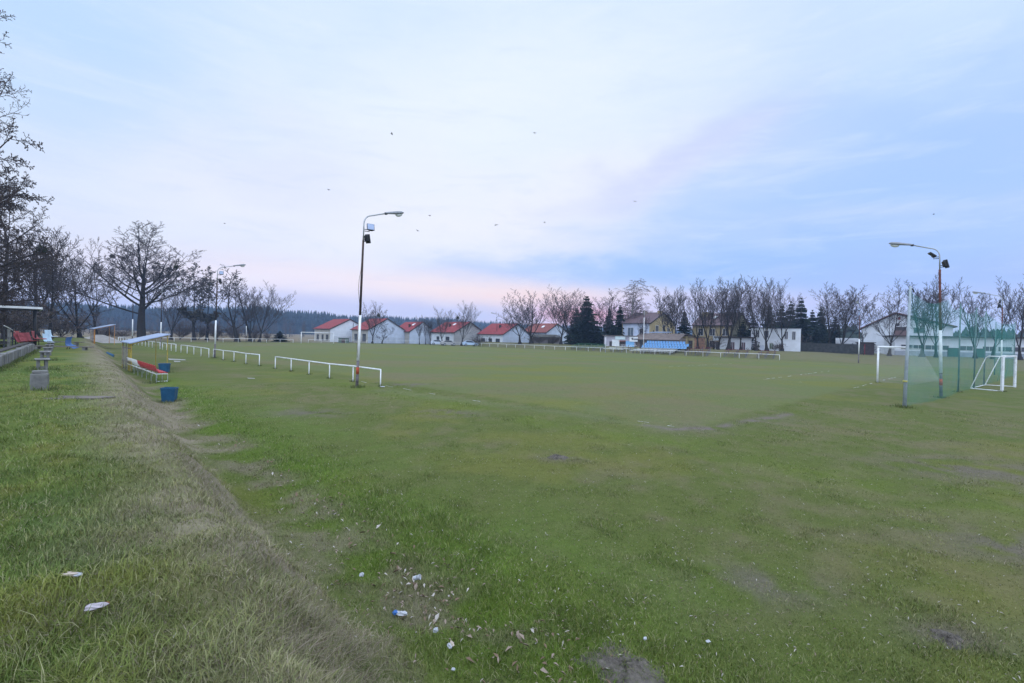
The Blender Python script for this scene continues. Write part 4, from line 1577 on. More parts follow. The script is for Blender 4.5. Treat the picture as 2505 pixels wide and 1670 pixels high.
# ------------------------------------------------------------------ ball-stop fence: seven tall posts and one green net
NP = [G(2212, 996), G(2344, 959), G(2382, 951), D(2408, 900, 33.1), D(2433, 900, 46.5), D(2480, 900, 44.8)]
for p in NP:
    p.z = T(p.x, p.y)
r = thing('ball_stop_fence', 'tall ball-stop fence of green netting on grey posts behind the near goal', 'fence', NP[0])
o = NP[0]
leans = [Vector((.10, .0, 0)), Vector((-.02, 0, 0)), Vector((0.02, 0, 0)), Vector((0, 0, 0)), Vector((0, 0, 0)), Vector((0, 0, 0))]
post_d = mat('dark_green_post', (.10, .17, .17), rough=.7, var=.15, scale=4)
post_g = mat('grey_green_post', (.30, .35, .385), rough=.7, var=.12, scale=4, dirt=.4, dirtc=(.18, .20, .20))
tops = []
for i, (p, l) in enumerate(zip(NP, leans)):
    t = p - o + Vector((0, 0, 5.0)) + l
    tops.append(t)
    MB().tube([p - o - Vector((0, 0, .3)), t], [.075 if i == 0 else .042, .042 if i == 0 else .032], 10).build('post', post_g if i == 0 else post_d, r, True)
b = MB()
b.tube([tops[0] - Vector((.0, 0, .12)), tops[0] + Vector((.12, .03, -.10)), tops[0] + Vector((.20, .06, -.22))], .03, 6)
b.build('pulley', black_m, r, True)
MB().tube([NP[0] - o + Vector((.0, 0, 1.05)), NP[0] - o + Vector((.0, 0, 1.12))], .082, 10).build('tape_wrap', mat('yellow_tape', (.40, .37, .10), var=.2), r, True)
order = [0, 1, 2, 3, 5, 4]
lampq = G(2302, 973)
path = [NP[0], lampq + Vector((.12, -.12, 0)), NP[1], NP[2], NP[3], NP[5], NP[4]]
b = MB()
rr = random.Random(9)
nv = 12
cols = []
for a, c in zip(path[:-1], path[1:]):
    n = max(3, int((c - a).length / .7))
    for i in range(n):
        cols.append((a.lerp(c, i / n), math.sin(math.pi * i / n)))
cols.append((path[-1], 0))
for (p, s_) in cols:
    top = 4.85 - .38 * s_
    side = rr.uniform(-.10, .10) * s_
    for j in range(nv + 1):
        t = j / nv
        bulge = .30 * s_ * math.sin(math.pi * min(1, t * 1.6)) * (1 - t)
        b.v.append((p.x - o.x + (bulge + side * (1 - t)) * .5, p.y - o.y - (bulge + side * (1 - t)) * .5, T(p.x, p.y) - o.z + .02 + top * t))
for i in range(len(cols) - 1):
    for j in range(nv):
        q = i * (nv + 1) + j
        b.f.append((q, q + nv + 1, q + nv + 2, q + 1))
b.build('netting', net_green, r, True, fix=False)

# ------------------------------------------------------------------ dugouts
def dugout(u, v, label, posts_m, length=4.6, w_=1.7):
    """local x away from the bank toward the pitch, local y along the touchline"""
    q = P(u, v)
    r = thing('dugout', label, 'dugout', q, R(45), 'dugouts along the touchline')
    zb, zf = 1.72, 2.20
    b = MB()
    n = 14
    V_ = []
    for j in range(n + 1):
        y_ = -.15 + (length + .3) * j / n
        for (x_, z_) in ((-.12, zb - .03), (w_ + .12, zf + .03)):
            V_.append((x_, y_, z_ + (.022 if j % 2 else 0)))
    F_ = [(2 * j, 2 * j + 1, 2 * j + 3, 2 * j + 2) for j in range(n)]
    k = len(V_)
    V_ += [(a, c, d_ - .05) for a, c, d_ in V_]
    F_ += [(k + 2 * j + 2, k + 2 * j + 3, k + 2 * j + 1, k + 2 * j) for j in range(n)]
    F_ += [(2 * j, 2 * j + 2, k + 2 * j + 2, k + 2 * j) for j in range(n)] + [(2 * j + 3, 2 * j + 1, k + 2 * j + 1, k + 2 * j + 3) for j in range(n)]
    F_ += [(1, 0, k, k + 1), (2 * n, 2 * n + 1, k + 2 * n + 1, k + 2 * n)]
    b.add(V_, F_)
    b.build('roof', roof_sheet, r)
    for y_ in (0, .34, .7, 1.1, 2.0, 3.0, length):
        MB().bar((0, y_, -.1), (0, y_, zb - .09), .038).build('post', posts_m if y_ < 1.2 or y_ == length else old_wood, r)
    for y_ in (0, length):
        MB().bar((w_, y_, -.1), (w_, y_, zf - .06), .038).build('post', posts_m, r)
        MB().bar((0, y_, zb - .10), (w_, y_, zf - .08), .05).build('rafter', posts_m, r)
    for z_ in (.55, 1.35):
        MB().bar((.0, .05, z_), (.0, length - .05, z_), .04, .05).build('back_rail', old_wood, r)
    b = MB()
    for i in range(9):
        y_ = 1.2 + (length - 1.3) * i / 8
        b.bar((-.035, y_, .30), (-.035, y_, 1.40), .030, .016)
    b.build('back_slats', mat('pale_slat', (.30, .28, .25), var=.2), r)
    return r


dugout(29.0, -9.0, 'near dugout with pale blue sloping roof and yellow posts by the red seats', yellow_paint, 3.5)
dugout(65.4, -7.6, 'far dugout with pale roof and orange post before the sand heap', orange_paint)


def seat_shell(b, c, m, wd=.42, dp=.40, bk=.36):
    """moulded stadium seat facing local +x, c is the middle of the pan"""
    c = Vector(c)
    prof = [(-dp * .5 - .05, bk), (-dp * .5 - .02, bk * .55), (-dp * .42, .10), (-dp * .30, .015), (0, 0), (dp * .40, .02), (dp * .5, -.02)]
    th = .022
    n = len(prof)
    V_ = []
    for side in (-1, 1):
        for (x_, z_) in prof:
            V_.append(c + m @ Vector((x_, side * wd * .5, z_ + (.03 if abs(x_) < dp * .4 and z_ < .03 else 0))))
    for (x_, z_) in prof:
        V_.append(c + m @ Vector((x_, 0, z_ - .012)))
    for side in (-1, 1):
        for (x_, z_) in prof:
            V_.append(c + m @ Vector((x_ - th * .5, side * wd * .5, z_ - th)))
    for (x_, z_) in prof:
        V_.append(c + m @ Vector((x_ - th * .5, 0, z_ - th - .012)))
    F_ = []
    for i in range(n - 1):
        L_, R_, M_ = i, n + i, 2 * n + i
        F_ += [(L_, L_ + 1, M_ + 1, M_), (M_, M_ + 1, R_ + 1, R_)]
        L2, R2, M2 = 3 * n + i, 4 * n + i, 5 * n + i
        F_ += [(M2, M2 + 1, L2 + 1, L2), (R2, R2 + 1, M2 + 1, M2), (L_, L2, L2 + 1, L_ + 1), (R_ + 1, R2 + 1, R2, R_)]
    F_ += [(0, 2 * n, 5 * n, 3 * n), (2 * n, n, 4 * n, 5 * n), (n - 1, 4 * n - 1, 6 * n - 1, 3 * n - 1), (3 * n - 1, 6 * n - 1, 5 * n - 1, 2 * n - 1)]
    b.add(V_, F_)
    return b


# long players' bench in front of and inside the near dugout
q = P(21.7, -9.0)
r = thing('player_bench', 'long white framed bench of red and white seats under the near dugout', 'bench', q, R(45))
I3 = Matrix.Identity(3)
LB = 8.8
for x_ in (0, .44):
    MB().bar((x_, 0, .40), (x_, LB, .40), .030).build('frame_rail', white_paint, r)
for i in range(8):
    y_ = LB * i / 7
    for x_ in (0, .44):
        MB().bar((x_, y_, -.05), (x_, y_, .38), .022).build('leg', grey_steel, r)
    MB().bar((0, y_, .405), (.44, y_, .405), .028).build('cross_bar', white_paint, r)
MB().bar((0, 0, .06), (.44, 0, .06), .035).build('foot_bar', white_paint, r)
for i in range(17):
    b = MB()
    seat_shell(b, (.24, .26 + .515 * i, .46), I3, wd=.43, dp=.44, bk=.34)
    so = b.build('seat', red_seat if i < 10 else white_seat, r)
    if i in (0, 10):
        so['label'] = 'glossy red moulded seat' if i < 10 else 'white moulded seat'
# two dark bottles standing behind the seats
# ------------------------------------------------------------------ bins


def ribbed_bin(loc, label, w0, w1, h, k, m, rz=0.0, round_=False, lean=None):
    r = thing('blue_bin', label, 'bin', loc, rz, 'blue bins on the grass', lean)
    b = MB()
    n = 48 if not round_ else 40

    def ring(wd, z, rib):
        out = []
        for j in range(n):
            a = 6.283 * (j + .5) / n
            if round_:
                rx = wd / 2
                p = Vector((math.cos(a) * rx, math.sin(a) * rx))
            else:
                c_, s_ = math.cos(a), math.sin(a)
                e = .28
                p = Vector((math.copysign(abs(c_) ** e, c_), math.copysign(abs(s_) ** e, s_) * k)) * wd / 2
            if rib and j % 4 < 2:
                p *= .955
            out.append((p.x, p.y, z))
        return out
    rings = [ring(w0, 0, False), ring(w0, .02, True), ring(w1 * .97, h - .06, True), ring(w1 * .97, h - .055, False), ring(w1 * 1.03, h - .05, False), ring(w1 * 1.03, h, False), ring(w1 * .95, h, False), ring(w0 * .92, .04, False)]
    for q in rings:
        b.v.extend(q)
    for i in range(len(rings) - 1):
        for j in range(n):
            b.f.append((i * n + j, i * n + (j + 1) % n, (i + 1) * n + (j + 1) % n, (i + 1) * n + j))
    b.f.append(tuple(range(n)))
    b.f.append(tuple((len(rings) - 1) * n + j for j in range(n)))
    body = b.build('body', m, r)
    b = MB()
    for j in range(n):
        a = 6.283 * (j + .5) / n
    return r


q = G(414, 978.5)
ribbed_bin((q.x, q.y, T(q.x, q.y)), 'blue ribbed open bin standing alone near the players bench', .38, .46, .50, .85, blue_bin, R(12))
q = G(402, 911)
ribbed_bin((q.x, q.y, T(q.x, q.y)), 'blue bin by the front post of the near dugout', .50, .60, .52, .9, blue_bin, R(30), round_=True)
q = G(277, 877)
ribbed_bin((q.x, q.y, T(q.x, q.y) + .16), 'round blue bin lying tipped over between the two dugouts', .38, .50, .50, 1, blue_bin, R(200), round_=True, lean=(R(-60), R(50)))

# ------------------------------------------------------------------ sand heap
rr = np.random.RandomState(3)
q = G(243, 838)
n1, n2 = 46, 12
V_, F_ = [], []
b = MB()
for j in range(n2 + 1):
    t = j / n2
    for i in range(n1):
        a = 6.283 * i / n1
        rad = 3.1 * (1 - t) * (1 + .10 * math.sin(3 * a + 1) + .05 * math.sin(7 * a)) + .001
        hz = 1.42 * (1 - (1 - t) ** 1.25) * (1 + .10 * math.sin(2 * a + .5) * (1 - t))
        if t > .8:
            hz = min(hz, 1.32 + .1 * (t - .8))
        b.v.append((rad * math.cos(a) + rr.uniform(-.05, .05), rad * math.sin(a) + rr.uniform(-.05, .05), hz - .05 + rr.uniform(-.03, .03) * (j > 0)))
for j in range(n2):
    for i in range(n1):
        b.f.append((j * n1 + i, j * n1 + (i + 1) % n1, (j + 1) * n1 + (i + 1) % n1, (j + 1) * n1 + i))
o = b.build('sand_heap', mat('sand', (.30, .285, .27), rough=.95, var=.16, scale=1.2, bump=.8, bscale=9, dirt=.35, dirtc=(.20, .18, .16)), None, True, loc=(q.x, q.y, T(q.x, q.y)))
tag(o, 'pale grey sand heap behind the far dugout', 'heap')

# molehill of bare earth by the camera
for (px, py, rad, hh, lb) in ((1530, 1640, .36, .06, 'crumbly grey brown molehill among lush grass'), (1365, 1122, .22, .06, 'small dark earth clod out on the worn turf'), (2318, 1566, .20, .03, 'dark earth scrape in the rough turf')):
    q = G(px, py)
    b = MB()
    n1, n2 = 40, 14
    for j in range(n2 + 1):
        t = j / n2
        for i in range(n1):
            a = 6.283 * i / n1
            x_ = rad * (1 - t) * (1 + .18 * math.sin(2 * a + px) + .10 * math.sin(5 * a))
            nz = float(fbm(np.array([math.cos(a) * x_ / rad * 3 + 9 + px]), np.array([math.sin(a) * x_ / rad * 3]), 4)[0])
            b.v.append((x_ * math.cos(a), x_ * math.sin(a), -.03 + (hh + .03) * (1 - (1 - t) ** 1.7) * (.55 + .9 * nz) + rr.uniform(-.012, .012)))
    for j in range(n2):
        for i in range(n1):
            b.f.append((j * n1 + i, j * n1 + (i + 1) % n1, (j + 1) * n1 + (i + 1) % n1, (j + 1) * n1 + i))
    o = b.build('earth_mound', mat('bare_earth', (.125, .110, .095), rough=1, var=.35, scale=14, bump=1.0, bscale=60, dirt=.4, dirtc=(.10, .09, .075)), None, False, loc=(q.x, q.y, T(q.x, q.y)))
    tag(o, lb, 'earth mound')
# ------------------------------------------------------------------ the stand on the bank


def onbank(px, py, z=.9):
    q = G(px, py, z)
    q.z = T(q.x, q.y)
    return q


BD = math.atan2(.7507, -.6606)          # direction of the bank as an angle
pp = [onbank(96, 962), onbank(103, 911), onbank(110, 886), onbank(116, 872), onbank(121, 862), onbank(125, 855)]
PG = 'concrete bench pedestals along the bank'
for i, (q, lb) in enumerate(zip(pp, ('nearest and biggest grey concrete bench pedestal of the row'.replace('nearest and ', ''), 'second concrete bench pedestal with an overhanging slab', 'third concrete bench pedestal in the row on the bank',
                                   'fourth concrete bench pedestal in the row on the bank', 'fifth concrete bench pedestal, close to the pale blue seats', 'last concrete bench pedestal, at the planks under the blue seats'))):
    r = thing('bench_pedestal', lb, 'pedestal', q, BD - R(90) + R((0, 5, -3, 4, -2, 3)[i]), PG)
    rj = random.Random(i + 3)
    b = MB()
    if i == 0:
        b.box((0, 0, .19), (.32, .27, .52), bev=.02)
        b.box((.01, .02, .485), (.27, .20, .07), bev=.012)
    else:
        b.box((-.10, 0, .15), (.085, .24, .46), bev=.012)
        b.box((.10, 0, .15), (.085, .24, .46), bev=.012)
        b.box((0, .01, .04), (.26, .22, .24), bev=.012)
    b.v = [(x_ + rj.uniform(-.012, .012), y_ + rj.uniform(-.012, .012), z_ + rj.uniform(-.010, .010)) for x_, y_, z_ in b.v]
    b.build('pedestal', concrete, r)
    if i:
        b = MB().box((0, 0, .41), (.38, .44, .055), bev=.012)
        b.v = [(x_ + rj.uniform(-.010, .010), y_ + rj.uniform(-.010, .010), z_ + rj.uniform(-.006, .006)) for x_, y_, z_ in b.v]
        b.build('slab', concrete_l, r)

# low block wall of the terrace
w0, w1 = onbank(-30, 918), onbank(80, 861.5)
d = w1 - w0
L = math.hypot(d.x, d.y)
r = thing('terrace_wall', 'low weathered concrete wall below the covered stand', 'wall', w0, math.atan2(d.y, d.x))
nb = int(L / .62)
for i in range(nb):
    x0, x1 = L * i / nb, L * (i + 1) / nb
    h = .45 + random.Random(i).uniform(-.03, .03)
    MB().box(((x0 + x1) / 2, random.Random(i + 50).uniform(-.02, .02), h / 2 - .1), (x1 - x0 - .03, .20, h + .2), bev=.015).build('block', concrete if i % 3 else concrete_l, r)
MB().box((L / 2, .24, .50), (L - .1, .26, .05)).build('seat_plank', dark_wood, r)

# covered stand
q = onbank(86.5, 852)
r = thing('covered_stand', 'small covered stand with a flat white-edged roof on a black post', 'shelter', q, R(135))   # local x along the touchline, y away from the pitch
zc = 2.74
MB().box((3.2, 2.1, zc), (6.8, 4.8, .06)).build('roof', mat('dark_roof_felt', (.05, .05, .055), var=.2), r)
b = MB()
b.box((-.22, 2.1, zc + .03), (.05, 4.8, .15))
b.box((3.2, -.32, zc + .03), (6.8, .05, .15))
b.build('fascia', white_paint, r)
for (x_, y_) in ((0, 0), (6.4, 0), (0, 4.2), (6.4, 4.2)):
    MB().tube([(x_, y_, -.2), (x_, y_, zc - .03)], .055, 10).build('post', black_m, r, True)
MB().bar((0, .05, zc - .10), (0, 4.2, zc - .10), .06, .10).build('beam', black_m, r)
for k, (y0, z0) in enumerate(((1.2, .55), (2.2, .85), (3.2, 1.15))):
    MB().box((3.2, y0, z0), (6.2, .34, .05)).build('bench_plank', dark_wood, r)
    MB().box((3.2, y0 + .5, z0 - .30), (6.2, .9, .10)).build('tier', dark_wood, r)
q = onbank(21, 856)
r = thing('stand_railing', 'thin white handrail on dark posts before the covered stand', 'railing', q, BD)
b = MB()
for x_ in (-2.6, 0.0, 2.4, 4.6):
    MB().bar((x_, 0, -.2), (x_, 0, 1.35), .08).build('post', black_m if x_ else concrete, r)
MB().tube([(-2.6, 0, 1.50), (0, 0, 1.36), (2.4, 0, 1.20), (4.6, .0, .95)], .028, 8).build('handrail', old_white, r, True)
for z_ in (.75, .45):
    MB().tube([(-2.6, 0, z_), (4.6, 0, z_ - .05)], .02, 6).build('mid_rail', dark_steel, r, True)
MB().bar((.28, .02, -.2), (.28, .02, 1.30), .16, .12).build('post', concrete, r)

# long planks of the terrace behind the pedestals
for i, (px, py, ln, az_, zz, lb) in enumerate(((128, 850, 4.2, R(8), .38, 'long weathered plank under the pale blue seats'), (150, 858, 3.8, R(4), .22, 'long weathered plank leading to the dark blue seat'), (120, 845, 3.4, R(12), .62, 'short weathered plank beside the black stand post'))):
    q = onbank(px, py)
    r = thing('terrace_plank', lb, 'plank', q, az_)
    MB().box((0, 0, zz), (ln, .30, .06), bev=.008).build('plank', old_wood, r)
    for s_ in (-.38, .38):
        MB().box((ln * s_, 0, zz / 2 - .06), (.16, .26, zz + .06)).build('support', concrete, r)


def stadium_seat(p, rz, m, label, group, sc_=1.0, stand=.40, lean=None):
    r = thing('stadium_chair', label, 'seat', p, rz, group, lean)
    b = MB()
    seat_shell(b, (0, 0, stand), I3, wd=.46 * sc_, dp=.44 * sc_, bk=.42 * sc_)
    b.build('shell', m, r)
    b = MB()
    b.bar((-.12, -.15, -.15), (-.12, -.15, stand - .02), .035)
    b.bar((-.12, .15, -.15), (-.12, .15, stand - .02), .035)
    b.bar((-.12, -.18, stand - .04), (-.12, .18, stand - .04), .035)
    b.build('stand', dark_steel, r)
    return r


SG2 = 'loose stadium seats on the bank'
stadium_seat(onbank(126, 850), R(0), pale_seat, 'pale blue stadium seat, lower of the two pale ones', SG2, 1.45, .36)
q = onbank(127, 842)
stadium_seat(q, R(5), pale_seat, 'pale blue stadium seat, upper of the two pale ones', SG2, 1.4, .62)
stadium_seat(onbank(172, 856), R(15), navy_seat, 'dark blue stadium seat tilted on the bank edge', SG2, 1.3, .22, lean=(R(24), 0))
for i, (px, py, rz, sz, st_, lb) in enumerate(((52, 851, 15, 1.3, .60, 'dark red stadium seat at the end of the red ones'), (70, 852, -6, 1.7, .42, 'biggest faded red stadium seat beside the black post'), (79, 852, -6, 1.7, .46, 'faded red stadium seat touching the black post'), (97, 852, 20, 1.3, .62, 'faded red stadium seat just past the black post'))):
    stadium_seat(onbank(px, py), R(rz), red_seat if i == 0 else old_red, lb, SG2, sz, st_, lean=(R(-14), 0) if i in (1, 2) else None)

# two old boards on the bank
for (px, py, L_, az_, lb) in ((172, 985, 1.35, 4, 'weathered grey board lying on the bank crest, the one nearer the pedestals'.replace('nearer', 'next to')), (205, 981, 1.5, -10, 'weathered grey board lying on the dry grass of the bank')):
    q = onbank(px, py)
    o = MB().box((0, 0, 0), (L_, .13, .035), bev=.006).build('board', old_wood, None, loc=(q.x, q.y, T(q.x, q.y) + .05))
    o.rotation_euler = (R(2), R(-2), R(az_))
    tag(o, lb, 'board')

# ------------------------------------------------------------------ litter in the near grass
litw = mat('white_litter', (.44, .46, .50), rough=.5, var=.1, scale=20)
litb = mat('blue_litter', (.05, .17, .48), rough=.4, var=.2, scale=20)
litt = mat('tan_litter', (.45, .38, .32), rough=.7, var=.2, scale=20)


def crumple(b, c, sx, sy, sz, rr, rz=0):
    n, k = 10, 6
    base = len(b.v)
    for j in range(k + 1):
        f = math.pi * j / k
        for i in range(n):
            a = 6.283 * i / n
            q = 1 + rr.uniform(-.28, .28)
            x_, y_, z_ = sx * math.sin(f) * math.cos(a) * q, sy * math.sin(f) * math.sin(a) * q, sz * math.cos(f) * q
            b.v.append((c[0] + x_ * math.cos(rz) - y_ * math.sin(rz), c[1] + x_ * math.sin(rz) + y_ * math.cos(rz), c[2] + z_))
    for j in range(k):
        for i in range(n):
            b.f.append((base + j * n + i, base + j * n + (i + 1) % n, base + (j + 1) * n + (i + 1) % n, base + (j + 1) * n + i))


rr = random.Random(12)


def litter(px, py, name, label, s, m, rz=0.0, extra=None):
    q = G(px, py, 0.05)
    for _ in range(4):
        q = G(px, py, T(q.x, q.y) + .04)
    r = thing(name, label, 'litter', q, rz)
    b = MB()
    crumple(b, (0, 0, .01), *s, rr)
    b.build('wrapper', m, r)
    if extra:
        b = MB()
        crumple(b, extra[0], *extra[1], rr)
        b.build('printed_part', extra[2], r)
    return r


r_ = None
q = G(1012, 1414, .06)
r = thing('paper_cup', 'white crushed paper cup lying in lush grass', 'litter', q, R(115), None, (R(74), R(20)))
b = MB()
b.lathe([(.019, 0), (.021, .02), (.018, .037), (.024, .055), (.026, .068), (.0275, .070), (.025, .069), (.018, .014), (.0, .009)], k=16)
b.build('cup', litw, r, True)
MB().lathe([(.0215, .018), (.0222, .020), (.0205, .030), (.0200, .031)], k=16).build('printed_band', mat('grey_print', (.42, .46, .52)), r, True)
litter(983, 1502, 'crisp_packet', 'white and blue crumpled wrapper beside dry grass', (.062, .024, .018), litw, R(-6), ((-.060, .004, .008), (.030, .024, .018), litb))
litter(885, 1408, 'crumpled_wrapper', 'small bluish white scrap at the foot of the straw slope', (.026, .022, .020), litw, .4)
litter(1066, 1544, 'crumpled_tissue', 'white tissue caught in a pile of dead leaves', (.024, .018, .022), litw, .9)
litter(1100, 1583, 'dirty_tissue', 'dirty white and tan tissue half buried in leaves', (.032, .016, .016), litw, 2.0, ((.03, -.03, .004), (.034, .018, .014), litt))
litter(1109, 1640, 'paper_scrap', 'small white paper scrap near bright green grass', (.016, .014, .010), litw, .3)
litter(1578, 1564, 'torn_wrapper', 'bluish white torn wrapper out on the shorter turf', (.020, .014, .010), litw, .7, ((.014, .006, .004), (.012, .010, .008), litb))
litter(1732, 1571, 'folded_paper', 'small white folded paper out on the shorter turf', (.020, .013, .010), litw, .1)
litter(175, 1408, 'flattened_carton', 'pale flattened carton in rough grass on the bank top', (.050, .020, .012), litt, .2, ((.03, 0, .006), (.025, .015, .010), litw))
litter(233, 1487, 'torn_carton', 'pinkish grey torn carton in rough grass with a reddish end', (.050, .022, .014), mat('grey_pink_litter', (.42, .38, .42)), .5, ((.045, .012, .006), (.012, .012, .010), mat('brown_litter', (.30, .13, .06))))
litter(935, 946, 'white_scrap', 'flat white scrap at the end post of the near white rail', (.12, .06, .02), litw, .1)

# ------------------------------------------------------------------ terrace benches and seats on the far side
def far_bench(u0, u1, v, z, m, label, group, legs=3, name='terrace_bench', w_=.28):
    q = P((u0 + u1) / 2, v)
    zz = z - q.z
    L_ = abs(u1 - u0)
    r = thing(name, label, 'bench', q, R(135), group)
    MB().box((0, 0, zz), (L_, w_, .055)).build('plank', m, r)
    for i in range(legs):
        x_ = L_ * (-.42 + .84 * i / (legs - 1))
        MB().box((x_, 0, zz / 2 - .12), (.10, .20, zz + .18)).build('leg', concrete, r)
    return r


ORD = ('lowest', 'second lowest', 'second highest', 'highest')
for i in range(4):
    far_bench(45.2 - .9 * i * .55, 49.6 - .9 * i * .9, 67.9 + .75 * i, .62 + .27 * i, white_paint, '%s white plank bench in front of the blue and white kiosk' % ORD[i], 'white benches by the kiosk')
for i in range(4):
    far_bench(34.8, 43.4 - .5 * i, 67.3 + .55 * i, .50 + .17 * i, white_paint, '%s long white plank bench below the blue seats' % ORD[i], 'white benches below the blue seats', 5)
for i in range(4):
    far_bench(28.7 + .5 * i * .3, 33.2 - .3 * i, 67.8 + .75 * i, .72 + .27 * i, dark_red, '%s red plank bench beside the blue seats' % ORD[i], 'red benches')
for i in range(3):
    far_bench(22.6 + .2 * i, 26.6, 68.2 + .95 * i, .78 + .26 * i, dark_red, '%s brownish red bench before the garage doors' % ('lowest', 'middle', 'highest')[i], 'red benches before the garages')
for i in range(3):
    far_bench(18.6 + .2 * i, 21.4, 68.2 + .95 * i, .74 + .26 * i, dark_red, '%s brownish red bench before the white flat-roofed house' % ('lowest', 'middle', 'highest')[i], 'red benches before the white house')
for i in range(4):
    far_bench(50.0 + .3 * i, 58.7, 68.4 + .85 * i, .70 + .24 * i, green_bench, '%s green plank bench in front of the spruces' % ORD[i], 'green benches', 5)

me = None
for row in range(3):
    for i in range(16):
        u = 33.7 + .555 * i
        v = 69.5 + .85 * row
        if row == 2 and i < 2:
            continue
        q = P(u, v)
        z = 1.10 + .40 * row
        lab = ('light blue seat in the lowest blue row of the far stand', 'light blue seat in the middle blue row of the far stand', 'light blue seat in the top blue row of the far stand')[row]
        r = thing('stadium_chair', lab, 'seat', (q.x, q.y, z), R(225), 'light blue stand seats, %s row' % ('lowest', 'middle', 'top')[row])
        if me is None:
            b = MB()
            seat_shell(b, (0, 0, .05), I3, wd=.44, dp=.46, bk=.46)
            so = b.build('shell', sky_seat, r)
            me = so.data
        else:
            so = bpy.data.objects.new('shell', me)
            COL.objects.link(so)
            so.parent = r
for row in range(3):
    a, c = P(33.4, 69.5 + .85 * row), P(42.6, 69.5 + .85 * row)
    zt = 1.10 + .40 * row
    q = (a + c) / 2
    r = thing('seat_platform', ('lowest', 'middle', 'top')[row] + ' dark frame carrying a row of light blue seats', 'platform', q, R(135), 'seat platforms')
    MB().box((0, 0, zt - q.z - .03), (9.3, .52, .06)).build('deck', dark_wood, r)
    for k in range(6):
        MB().box((-4.4 + 8.8 * k / 5, 0, (zt - q.z) / 2 - .16), (.09, .40, zt - q.z + .2)).build('leg', dark_wood, r)

# ------------------------------------------------------------------ buildings: helper in a local frame (x along the front, y going back)
glass = mat('dark_window_glass', (.035, .040, .050), rough=.15, var=.2, scale=2, spec=.5)
glass_l = mat('pale_window_glass', (.12, .15, .18), rough=.15, var=.2, scale=2, spec=.5)
frame_m = mat('window_frame', (.55, .55, .56), rough=.6)
dark_frame = mat('brown_frame', (.075, .05, .045), rough=.6)
tile_red = mat('red_roof_tile', (.23, .040, .046), rough=.8, var=.35, scale=3, bump=.6, bscale=14, stretch=(1, 1, 2.0))
tile_dull = mat('dull_red_tile', (.20, .060, .055), rough=.8, var=.3, scale=3, dirt=.4, dirtc=(.12, .10, .06))
tile_purple = mat('purple_brown_tile', (.120, .082, .092), rough=.75, var=.2, scale=3, bump=.5, bscale=14)
trim_dark = mat('dark_trim', (.05, .042, .042), rough=.7)
wall_w = mat('white_render', (.62, .65, .71), rough=.9, var=.07, scale=.8, dirt=.25, dirtc=(.46, .45, .44))
wall_c = mat('cream_render', (.42, .40, .37), rough=.9, var=.10, scale=1, dirt=.3, dirtc=(.30, .28, .26))
wall_g = mat('grey_render', (.33, .33, .34), rough=.9, var=.10, scale=1, dirt=.3, dirtc=(.24, .24, .24))
wall_y = mat('yellow_render', (.42, .34, .19), rough=.9, var=.10, scale=1, dirt=.35, dirtc=(.30, .25, .16))
wall_y2 = mat('dull_yellow_render', (.36, .29, .17), rough=.9, var=.12, scale=1, dirt=.35, dirtc=(.24, .20, .13))
wall_b = mat('bluish_render', (.47, .53, .65), rough=.9, var=.08, scale=1, dirt=.25, dirtc=(.38, .38, .40))
brick_m = mat('brown_render', (.21, .17, .15), rough=.9, var=.2, scale=2, dirt=.4, dirtc=(.14, .12, .10))
brown_roof = mat('brown_sheet_roof', (.155, .125, .115), rough=.8, var=.2, scale=2)
lilac = mat('lilac_board', (.40, .38, .44), rough=.8, var=.08, scale=2)
sky_paint = mat('sky_blue_paint', (.20, .42, .70), rough=.6, var=.10, scale=2)
tin = mat('pale_tin_sheet', (.24, .255, .28), rough=.5, var=.2, scale=1.2, dirt=.5, dirtc=(.22, .23, .24))
hedge_dark = mat('dark_fence_board', (.045, .047, .048), rough=.9, var=.3, scale=2)


def opening(root, x0, x1, z0, z1, face, m=None, name='window', fm=None, depth=.0, bars=1):
    """window or door on the local plane y = face[1] ('y') or x = face[1] ('x'); face[2] is the outward sign"""
    ax, pos, sg = face
    m = m or glass
    fm = fm or frame_m
    cx_, cz_, wx, wz = (x0 + x1) / 2, (z0 + z1) / 2, x1 - x0, z1 - z0

    def bx(b, c, s, off, th):
        if ax == 'y':
            b.box((c[0], pos + sg * off, c[1]), (s[0], th, s[1]))
        else:
            b.box((pos + sg * off, c[0], c[1]), (th, s[0], s[1]))
    b = MB()
    bx(b, (cx_, cz_), (wx, wz), .012, .03)
    o = b.build(name, m, root)
    b = MB()
    t = .07
    bx(b, (x0 - t / 2, cz_), (t, wz + 2 * t), .03, .06)
    bx(b, (x1 + t / 2, cz_), (t, wz + 2 * t), .03, .06)
    bx(b, (cx_, z1 + t / 2), (wx, t), .03, .06)
    if name == 'window':
        bx(b, (cx_, z0 - t / 2), (wx, t), .04, .09)
    for k in range(bars):
        bx(b, (x0 + wx * (k + 1) / (bars + 1), cz_), (.05, wz), .034, .03)
    b.build('frame', fm, o)
    return o


